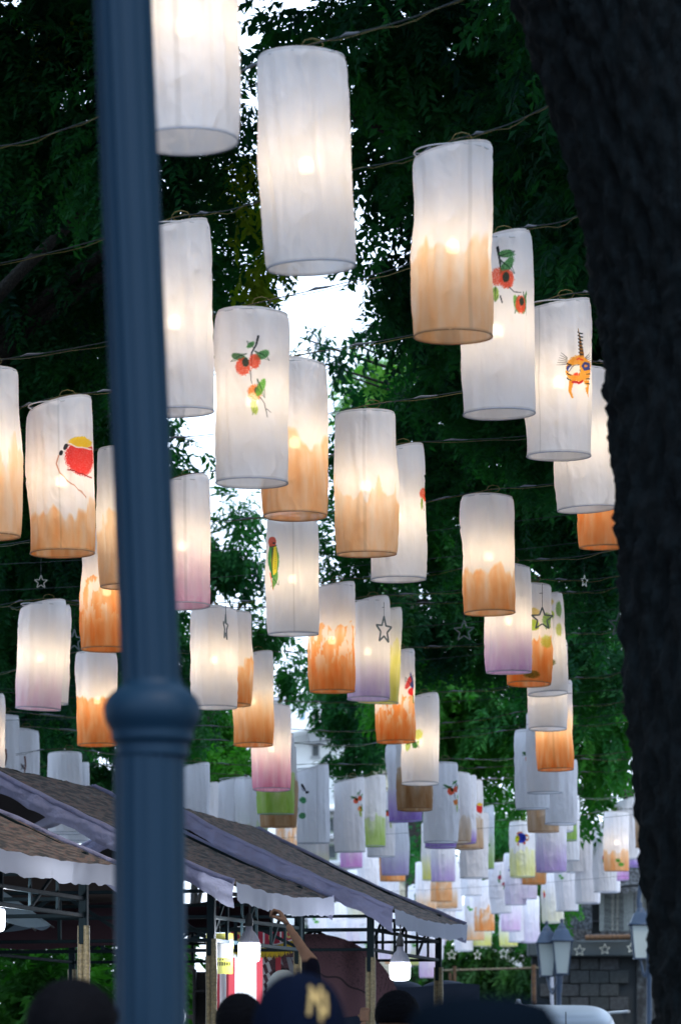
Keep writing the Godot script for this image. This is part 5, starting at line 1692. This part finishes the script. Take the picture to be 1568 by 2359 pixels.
	# grey-blue parasol at the left edge
	o = thing("parasol", "grey-blue parasol tip reaching in at the left edge under the nearest stall", "parasol", P(-125, 2470, 0.0034) * Vector3(1, 0, 1))
	var cl = M("parasol cloth", lin(0.10, 0.15, 0.19), 0.8)
	cl.backlight_enabled = true
	cl.backlight = Color(0.35, 0.4, 0.45)
	var hy = P(0, 1985, 0.0034).y
	part("canopy", grid(48, 8, func(u, v):
		var a = u * TAU + 0.1
		var seg = fmod(u * 8.0, 1.0)
		var r = 0.84 * (1.0 - v) * lerpf(1.0, 0.925, sin(seg * PI))
		return Vector3(cos(a) * r, hy - 0.5 * (1.0 - v) + 0.04 * sin(v * PI) - 0.03 * sin(seg * PI) * (1.0 - v), sin(a) * r), true), cl, o)
	part("pole", tube([Vector3(0, 0, 0), Vector3(0, hy, 0)], 0.02, 8), wood, o)
	for k in 8:
		var a = k * TAU / 8 + 0.1
		part("rib", bars([[Vector3(0, hy - 0.02, 0), Vector3(cos(a) * 0.86, hy - 0.52, sin(a) * 0.86)]], 0.012), M("black flex"), o)

func people():
	var skin = Color(0.17, 0.10, 0.068)
	var black = Color(0.005, 0.006, 0.008)
	var navy = Color(0.012, 0.016, 0.03)
	var hair = Color(0.0035, 0.0035, 0.0045)
	var o = person("person in a navy baseball cap with gold letters at the bottom centre", P(690, 2470, 0.0009) * Vector3(1, 0, 1), 0.42, {}, black, black, skin, hair, "", 0.6, {}, 0.925)
	cap_on(o, Vector3(0, 1.60, 0.0))
	person("black-haired person seen from behind, left of the capped one", P(553, 2470, 0.0018) * Vector3(1, 0, 1), PI, {}, black, black, skin, hair, "full", 0.6, {}, 0.995)
	var at = P(652, 2470, 0.00285) * Vector3(1, 0, 1) + Vector3(0, 0.3, 0)
	person("grey-haired man in black reaching up into the stall frame", at, PI, {"sl": Vector3(-0.2, 1.47, 0), "el": Vector3(-0.175, 1.79, 0.02), "wl": Vector3(-0.035, 2.02, 0.08)}, black, black, skin, Color(0.22, 0.24, 0.24), "full", 0.85, {"l": 0.8}, 1.02)
	var st = thing("wooden_stool", "low wooden stool that the reaching man stands on", "stool", at - Vector3(0, 0.3, 0))
	var wood = M("pale wood", lin(0.2, 0.13, 0.07), 0.7)
	part("seat", box(Vector3(0.5, 0.04, 0.36), 0.006), wood, st, Vector3(0, 0.278, 0.02))
	for x in [-0.2, 0.2]:
		for z in [-0.12, 0.16]:
			part("leg", box(Vector3(0.04, 0.258, 0.04), 0.004), wood, st, Vector3(x, 0.129, z))
	person("person whose raised hand grips the bamboo post of the furthest stall", Vector3(0.33, 0, -34.55), PI, {"sr": Vector3(0.19, 1.42, 0.02), "er": Vector3(0.26, 1.66, 0.16), "wr": Vector3(0.115, 1.84, 0.26)}, black, black, skin, hair, "full", 0.5, {"r": 1.0, "r_dir": Vector3(0, 1, 0.1), "r_palm": Vector3(-0.3, 0, 1)}, 1.0)
	person("dark-haired person below the big lit bulb", P(914, 2470, 0.0021) * Vector3(1, 0, 1), PI - 0.5, {}, black, black, skin, hair, "full", 0.6, {}, 1.035)
	var near = person("very close person in a dark soft hat at the bottom right of centre", P(1112, 2470, 0.00058) * Vector3(1, 0, 1), PI, {}, black, black, skin, hair, "full", 0.6, {}, 0.845)
	var hat_m = M("dark hat felt", lin(0.002, 0.004, 0.007), 0.95)
	hat_m.metallic_specular = 0.05
	part("hat", lathe([Vector2(0.165, -0.03), Vector2(0.164, -0.02), Vector2(0.14, 0.025), Vector2(0.13, 0.06), Vector2(0.118, 0.115), Vector2(0.1, 0.142), Vector2(0.06, 0.153), Vector2(0.0, 0.155)], 40), hat_m, near, Vector3(0, 1.622, 0.0))
	person("close dark head in the lower left corner, out of focus", P(165, 2470, 0.00095) * Vector3(1, 0, 1), PI - 0.7, {}, black, black, skin, hair, "full", 0.6, {}, 0.925)

func street_things():
	street_lamp("twin lantern street lamp standing before the block wall", [[1260, 2193, -0.25], [1293, 2189, 0.0]], 1286, 0.0078, false)
	street_lamp("street lamp partly hidden by the trunk at the right, with a curved arm", [[1474, 2152, 0.0], [1502, 2148, -0.3]], 1494, 0.0076, true)
	# pale pole beside the lamp
	var o = thing("pale_pole", "pale grey pole just left of the twin street lamp post", "pole", P(1270, 2470, 0.0084) * Vector3(1, 0, 1))
	part("shaft", tube([Vector3(0, 0, 0), Vector3(0.01, 1.6, 0), Vector3(0, P(0, 2243, 0.0084).y, 0)], 0.035, 10), M("pale pole paint", lin(0.3, 0.32, 0.38), 0.6), o)
	part("pole_band", tube([Vector3(0, 2.6, 0), Vector3(0, 2.68, 0)], 0.045, 10), M("black flex"), o)
	part("pole_band", tube([Vector3(0, 2.95, 0), Vector3(0, 3.03, 0)], 0.045, 10), M("black flex"), o)
	# bamboo barrier with a rail
	var rail = rough_mat("weathered bamboo", lin(0.14, 0.11, 0.06), lin(0.30, 0.25, 0.14), 2.0, 0.2, 0.7, 37, 0.03)
	var rust = rough_mat("rusty post", lin(0.09, 0.04, 0.015), lin(0.22, 0.10, 0.03), 2.0, 0.3, 0.8, 38, 0.03)
	var a = P(1008, 2236, 0.0086)
	o = thing("bamboo_barrier", "thin bamboo rail on rusty posts before the hedge", "barrier", a * Vector3(1, 0, 1))
	part("rail", tube([a - o.position, P(1120, 2233, 0.0086) - o.position, P(1262, 2229, 0.0086) - o.position], 0.022, 7), rail, o)
	for q in [[1036, 2240, 0.028], [1046, 2226, 0.035], [1228, 2222, 0.045]]:
		var t = P(q[0], q[1], 0.0086) - o.position
		part("post", tube([t * Vector3(1, 0, 1), t * Vector3(1, 0.5, 1) + Vector3(0.02, 0, 0), t], q[2], 8), rust, o)
	# block wall
	var con = [rough_mat("block a", lin(0.015, 0.019, 0.020), lin(0.032, 0.038, 0.038), 0.8, 0.8, 0.9, 43, 0.03), rough_mat("block b", lin(0.012, 0.015, 0.017), lin(0.025, 0.032, 0.032), 0.9, 0.8, 0.9, 44, 0.03), rough_mat("block c", lin(0.018, 0.022, 0.025), lin(0.038, 0.042, 0.044), 0.7, 0.8, 0.9, 45, 0.03)]
	var s = 88.0 / FU
	o = thing("block_wall", "grey concrete block wall with a dark ledge at the lower right", "wall", P(1255, 2470, s) * Vector3(1, 0, 1))
	part("core", box(Vector3(4.4, 4.0, 0.3)), M("wall core", lin(0.012, 0.016, 0.018), 0.95), o, Vector3(1.9, 2.0, -0.2))
	var blocks = [box(Vector3(0.43, 0.285, 0.12), 0.012), box(Vector3(0.425, 0.28, 0.11), 0.02), box(Vector3(0.432, 0.286, 0.13), 0.015)]
	for r in 8:
		for c in 4:
			var b = part("block", blocks[rng.randi() % 3], con[rng.randi() % 3], o, Vector3(0.1 + c * 0.445 + (0.22 if r % 2 else 0.0), 3.84 - r * 0.298, rng.randf_range(-0.02, 0.012)))
			b.rotation.z = rng.randf_range(-0.008, 0.008)
	part("smooth_panel", box(Vector3(1.9, 3.96, 0.3), 0.02), rough_mat("stained panel", lin(0.015, 0.020, 0.021), lin(0.066, 0.075, 0.078), 0.35, 0.8, 0.9, 46, 0.025), o, Vector3(3.0, 1.98, -0.08))
	part("arch_shade", grid(24, 2, func(u, v): return Vector3(1.55 + cos(u * PI) * 0.28 * v, 2.2 + sin(u * PI) * 0.62 * v, 0.075)), M("painted hollow shade", lin(0.008, 0.01, 0.01), 0.9), o)  # flat near-black patch paints the shade inside the arch
	part("ledge", box(Vector3(4.6, 0.36, 0.7), 0.03), M("dark ledge", lin(0.03, 0.04, 0.042), 0.9), o, Vector3(1.9, 4.18, 0.0))
	# rusty pipe on the ledge
	var p0 = P(1346, 2164, s * 0.995)
	var pl = []
	var pr = []
	for i in 41:
		pl.append(Vector3(i * 0.025, 0.002 * i * 0.25, 0))
		pr.append(0.058 if i % 2 == 0 else 0.066)
	o = part("rusty_pipe", tube(pl, pr, 10), rust, self, p0 + Vector3(0, 0.03, 0.15))
	o.set_meta("label", "rusty ribbed pipe lying on the ledge of the block wall")
	o.set_meta("category", "pipe")
	# shack with a plank screen
	s = 0.0104
	o = thing("plank_shack", "weathered shack with a bleached plank screen above the block wall", "shack", P(1340, 2470, s) * Vector3(1, 0, 1))
	var tin = rough_mat("dull tin", lin(0.07, 0.085, 0.095), lin(0.19, 0.21, 0.23), 0.8, 0.5, 0.8, 47, 0.03)
	slab(o, "rear_wall", 1236, 1985, 1520, 2470, s, 0.2, tin, -1.0)
	slab(o, "tin_sheet", 1288, 2088, 1362, 2142, s, 0.05, tin, 0.1)
	slab(o, "tin_sheet", 1255, 2100, 1292, 2150, s, 0.05, con[0], 0.02)
	slab(o, "gap_shade", 1362, 2055, 1384, 2150, s, 0.05, M("painted hollow shade", lin(0.008, 0.01, 0.01), 0.9), -0.1)  # near-black slab stands in for the shade of a gap
	var pm = [rough_mat("plank a", lin(0.16, 0.18, 0.17), lin(0.38, 0.40, 0.37), 1.6, 0.4, 0.85, 48, 0.03), rough_mat("plank b", lin(0.11, 0.13, 0.12), lin(0.30, 0.32, 0.30), 1.4, 0.4, 0.85, 49, 0.03), rough_mat("plank c", lin(0.2, 0.19, 0.15), lin(0.42, 0.40, 0.33), 1.5, 0.4, 0.85, 50, 0.03)]
	for i in 20:
		var h = 0.96 + rng.randf_range(-0.06, 0.03)
		var pk = part("plank", box(Vector3(0.054, h, 0.02), 0.004), pm[rng.randi() % 3], o, P(1382 + i * 5.6, 2145, s) - o.position + Vector3(0, h * 0.5, rng.randf_range(0.0, 0.03)))
		pk.rotation.z = rng.randf_range(-0.02, 0.02)
	var rf = part("roof_sheet", box(Vector3(1.7, 0.05, 1.2), 0.01), tin, o, P(1424, 2042, s) - o.position + Vector3(0, 0, 0.2))
	rf.rotation.z = 0.09
	slab(o, "roof_beam", 1296, 1996, 1480, 2003, s, 0.1, tin, 0.1)
	part("sagging_cable", tube(curve([P(1285, 2118, s) - o.position, P(1380, 2122, s) - o.position, P(1465, 2106, s) - o.position], 5), 0.02, 5), M("black flex"), o)
	# van
	van()

func van():
	var s = 0.0055
	var o = thing("grey_van", "pale grey van roof showing at the bottom right", "van", P(1302, 2470, s) * Vector3(1, 0, 1))
	o.rotation.y = 0.06
	o.scale = Vector3(1.0, 1.03, 1.0)
	var body_m = M("van paint", lin(0.13, 0.16, 0.185), 0.35)
	body_m.clearcoat_enabled = true
	body_m.clearcoat = 0.6
	var glass = M("van glass", lin(0.015, 0.02, 0.025), 0.1)
	var blk = M("van trim", lin(0.02, 0.02, 0.02), 0.6)
	# rear view section swept along the length: v round the section, u along z
	var f = func(u, v):
		var a = v * TAU
		var c = pow(absf(cos(a)), 0.28) * signf(cos(a))
		var q = pow(absf(sin(a)), 0.28) * signf(sin(a))
		var e = pow(sin(clampf(u * 1.0, 0.004, 0.996) * PI), 0.12)
		var z = -u * 4.6
		var slope = 1.0 - 0.42 * smoothstep(0.78, 1.0, u)
		var y = q * 0.92 * e
		if y > 0:
			y *= slope
		var x = c * 0.86 * e * (1.0 - 0.08 * max(q, 0.0))
		return Vector3(x, 1.3 + y, z)
	part("body", grid(48, 64, f), body_m, o)
	var rear = part("rear_window", grid(10, 6, func(u, v): return Vector3(lerpf(-0.62, 0.62, u), lerpf(1.42, 1.92, v), 0.035 - 0.05 * v)), glass, o)
	part("door_seam", box(Vector3(0.012, 1.5, 0.01)), blk, o, Vector3(0, 1.35, 0.012))
	for sd in [-1, 1]:
		part("side_window", grid(6, 4, func(u, v): return Vector3(sd * (0.868 - 0.05 * v), lerpf(1.45, 1.9, v), lerpf(-0.8, -3.4, u))), glass, o)
		part("tail_light", box(Vector3(0.1, 0.36, 0.04), 0.015), M("tail light red", lin(0.3, 0.02, 0.02), 0.3), o, Vector3(sd * 0.74, 1.15, 0.01))
		for z in [-0.9, -3.7]:
			var w = part("wheel", lathe([Vector2(0.0, -0.1), Vector2(0.2, -0.1), Vector2(0.3, -0.09), Vector2(0.33, -0.05), Vector2(0.33, 0.05), Vector2(0.3, 0.09), Vector2(0.2, 0.1), Vector2(0.0, 0.1)], 28), blk, o, Vector3(sd * 0.76, 0.33, z))
			w.rotation.z = PI / 2
	part("bumper", box(Vector3(1.66, 0.18, 0.12), 0.04), blk, o, Vector3(0, 0.5, 0.05))
	part("roof_gutter", tube([Vector3(0.83, 2.11, -0.2), Vector3(0.83, 2.12, -2.0), Vector3(0.83, 2.1, -3.4)], 0.02, 6), M("light gutter", lin(0.45, 0.48, 0.5), 0.4), o)
	o = thing("dome_lamp", "small white dome lamp above the van's left side", "lamp", P(1193, 2322, 0.0053))
	part("dome", lathe([Vector2(0.0, 0.0), Vector2(0.072, 0.0), Vector2(0.07, 0.018), Vector2(0.05, 0.045), Vector2(0.032, 0.065), Vector2(0.028, 0.085), Vector2(0.022, 0.1), Vector2(0.0, 0.108)], 20), M("white dome", lin(0.7, 0.72, 0.72), 0.4), o)
	part("stem", tube([Vector3(0, -P(0, 2322, 0.0053).y, 0), Vector3(0, 0.0, 0)], 0.018, 8), M("black flex"), o)

func slab(o, called, px0, py0, px1, py1, s, depth, mat, proud = 0.0, bev = 0.01):
	# a box whose front face spans the two picture corners at distance s, as a part of o
	var a = P(px0, py0, s)
	var b = P(px1, py1, s)
	var size = Vector3(absf(b.x - a.x), absf(a.y - b.y), depth)
	return part(called, box(size, bev), mat, o, (a + b) * 0.5 + Vector3(0, 0, proud - depth * 0.5) - (o.position if o != self else Vector3.ZERO))

func hanging_banner(label, px0, px1, py0, py1, s, col, trim):
	var a = P(px0, py0, s)
	var o = thing("cloth_banner", label, "banner", a, "hanging cloth banners in the stall")
	var w = (px1 - px0) * s
	var h = (py1 - py0) * s
	var f = func(u, v):
		return Vector3(u * w, -h * (1.0 - v), 0.012 * sin(u * 9.0 + v * 2.0))
	part("cloth", grid(10, 10, f), col, o)
	if trim:
		for e in [0.0, 1.0]:
			var g = func(u, v):
				return Vector3(e * w + (u - 0.5) * 0.05, -h * (1.0 - v), 0.02 + 0.012 * sin(e * 9.0 + v * 2.0))
			part("red_edge", grid(2, 10, g), M("red trim", lin(0.5, 0.05, 0.07), 0.8), o)
	return o

func _ready():
	# ---- camera, sky, light ----
	var cam = Camera3D.new()
	cam.name = "camera"
	add_child(cam)
	cam.position = Vector3(0, EYE, 0)
	var lens = CameraAttributesPhysical.new()
	lens.frustum_near = 0.1
	lens.frustum_far = 900.0
	lens.frustum_focal_length = 100.0
	lens.frustum_focus_distance = 27.0
	lens.exposure_aperture = 3.9
	cam.attributes = lens
	cam.set_frustum(0.1 * 2359.0 / FU, Vector2(0, 0.1 * (HZ - 1179.5) / FU), 0.1, 900.0)
	cam.current = true
	var env = Environment.new()
	env.background_mode = Environment.BG_SKY
	env.tonemap_mode = Environment.TONE_MAPPER_LINEAR
	env.tonemap_exposure = 3.35
	env.sdfgi_enabled = true
	env.ssao_enabled = true
	env.ssil_enabled = true
	var sky = Sky.new()
	var sm = ProceduralSkyMaterial.new()
	sm.sky_top_color = Color(0.74, 0.85, 1.0)
	sm.sky_horizon_color = Color(0.87, 0.93, 1.0)
	sm.sky_curve = 0.2
	sm.ground_bottom_color = Color(0.2, 0.2, 0.2)
	sm.ground_horizon_color = Color(0.5, 0.52, 0.54)
	sky.sky_material = sm
	env.sky = sky
	env.background_energy_multiplier = 0.9
	var we = WorldEnvironment.new()
	we.name = "world"
	we.environment = env
	add_child(we)
	var sun = DirectionalLight3D.new()
	sun.name = "sun"
	sun.light_energy = 0.2
	sun.light_color = Color(1.0, 0.95, 0.88)
	sun.light_angular_distance = 15.0
	sun.shadow_enabled = true
	add_child(sun)
	sun.look_at_from_position(Vector3(8, 20, 6), Vector3(0, 0, -4))
	rng.seed = 77

	# ---- ground ----
	var gm = PlaneMesh.new()
	gm.size = Vector2(900, 900)
	struct("ground", gm, rough_mat("street paving", lin(0.05, 0.05, 0.05), lin(0.10, 0.10, 0.095), 0.4, 0.5, 0.85, 8, 0.03), Vector3(0, 0, -200))
	M("grey wire", lin(0.035, 0.045, 0.05), 0.8)
	M("black flex", lin(0.02, 0.02, 0.022), 0.6)

	# ---- buildings far behind ----
	build_far()

	# ---- trees ----
	leaf_m = StandardMaterial3D.new()
	leaf_m.resource_name = "leaf"
	leaf_m.vertex_color_use_as_albedo = true
	leaf_m.roughness = 0.6
	leaf_m.metallic_specular = 0.22
	leaf_m.backlight_enabled = true
	leaf_m.backlight = Color(0.8, 1.0, 0.45)
	leaf_m.cull_mode = BaseMaterial3D.CULL_DISABLED
	sprays = [spray_mesh(1, 13, 0.32, 0.12, 0.044, 0.5), spray_mesh(2, 15, 0.36, 0.105, 0.045, 0.3), spray_mesh(3, 13, 0.30, 0.13, 0.044, 0.7)]
	plant_trees()
	big_trunk()

	# ---- lanterns, cables, stars ----
	lantern_meshes()
	for row in lanterns_near():
		lantern(row, "lit cloth lanterns over the street")
	for row in lanterns_mid():
		lantern(row, "unlit cloth lanterns further down the street")
	for i in 26:
		var w = rng.randf_range(37.0, 44.0)
		var x = 735.0 + i * 11.0 + rng.randf_range(-7.0, 7.0)
		var y = rng.randf_range(2070.0, 2120.0) + (i % 3) * 16.0
		lantern(["Z%d" % i, x, y, x + rng.randf_range(-2, 2), y + w * 2.42, w, false, ["white", "l70s3", "y45s4", "white", "o40s3", "m60s2"][i % 6], [["sprig", -0.03, 0.5, 1.0]] if i % 5 == 0 else [], -9, "small pale %s lantern%s in the far cluster behind the stall frame" % [["white", "lavender", "yellow-green", "white", "orange-hemmed", "pink"][i % 6], " with a leaf sprig" if i % 5 == 0 else ""]], "pale lanterns clustered behind the stall frame")
	hang_cables()
	hang_stars()

	# ---- lamp post, stalls and what is in them ----
	lamp_post()
	stall("nearest stall at the left edge, its white front valance above bamboo posts", -150, 1915, 285, 1997, [], 1.0, [2.80, 2.62, 2.5])
	stall("stall whose cloth roof runs behind the blue post, pale scalloped eave at its right", 540, 2034, 765, 2070, [], 0.97, [2.80, 2.6, 2.42])
	stall("furthest stall, long lilac verge sloping down to a pointed eave in the middle", 905, 2095, 1072, 2131, [], 0.98, [2.80, 2.68, 2.5])
	stall_goods()
	people()
	street_things()
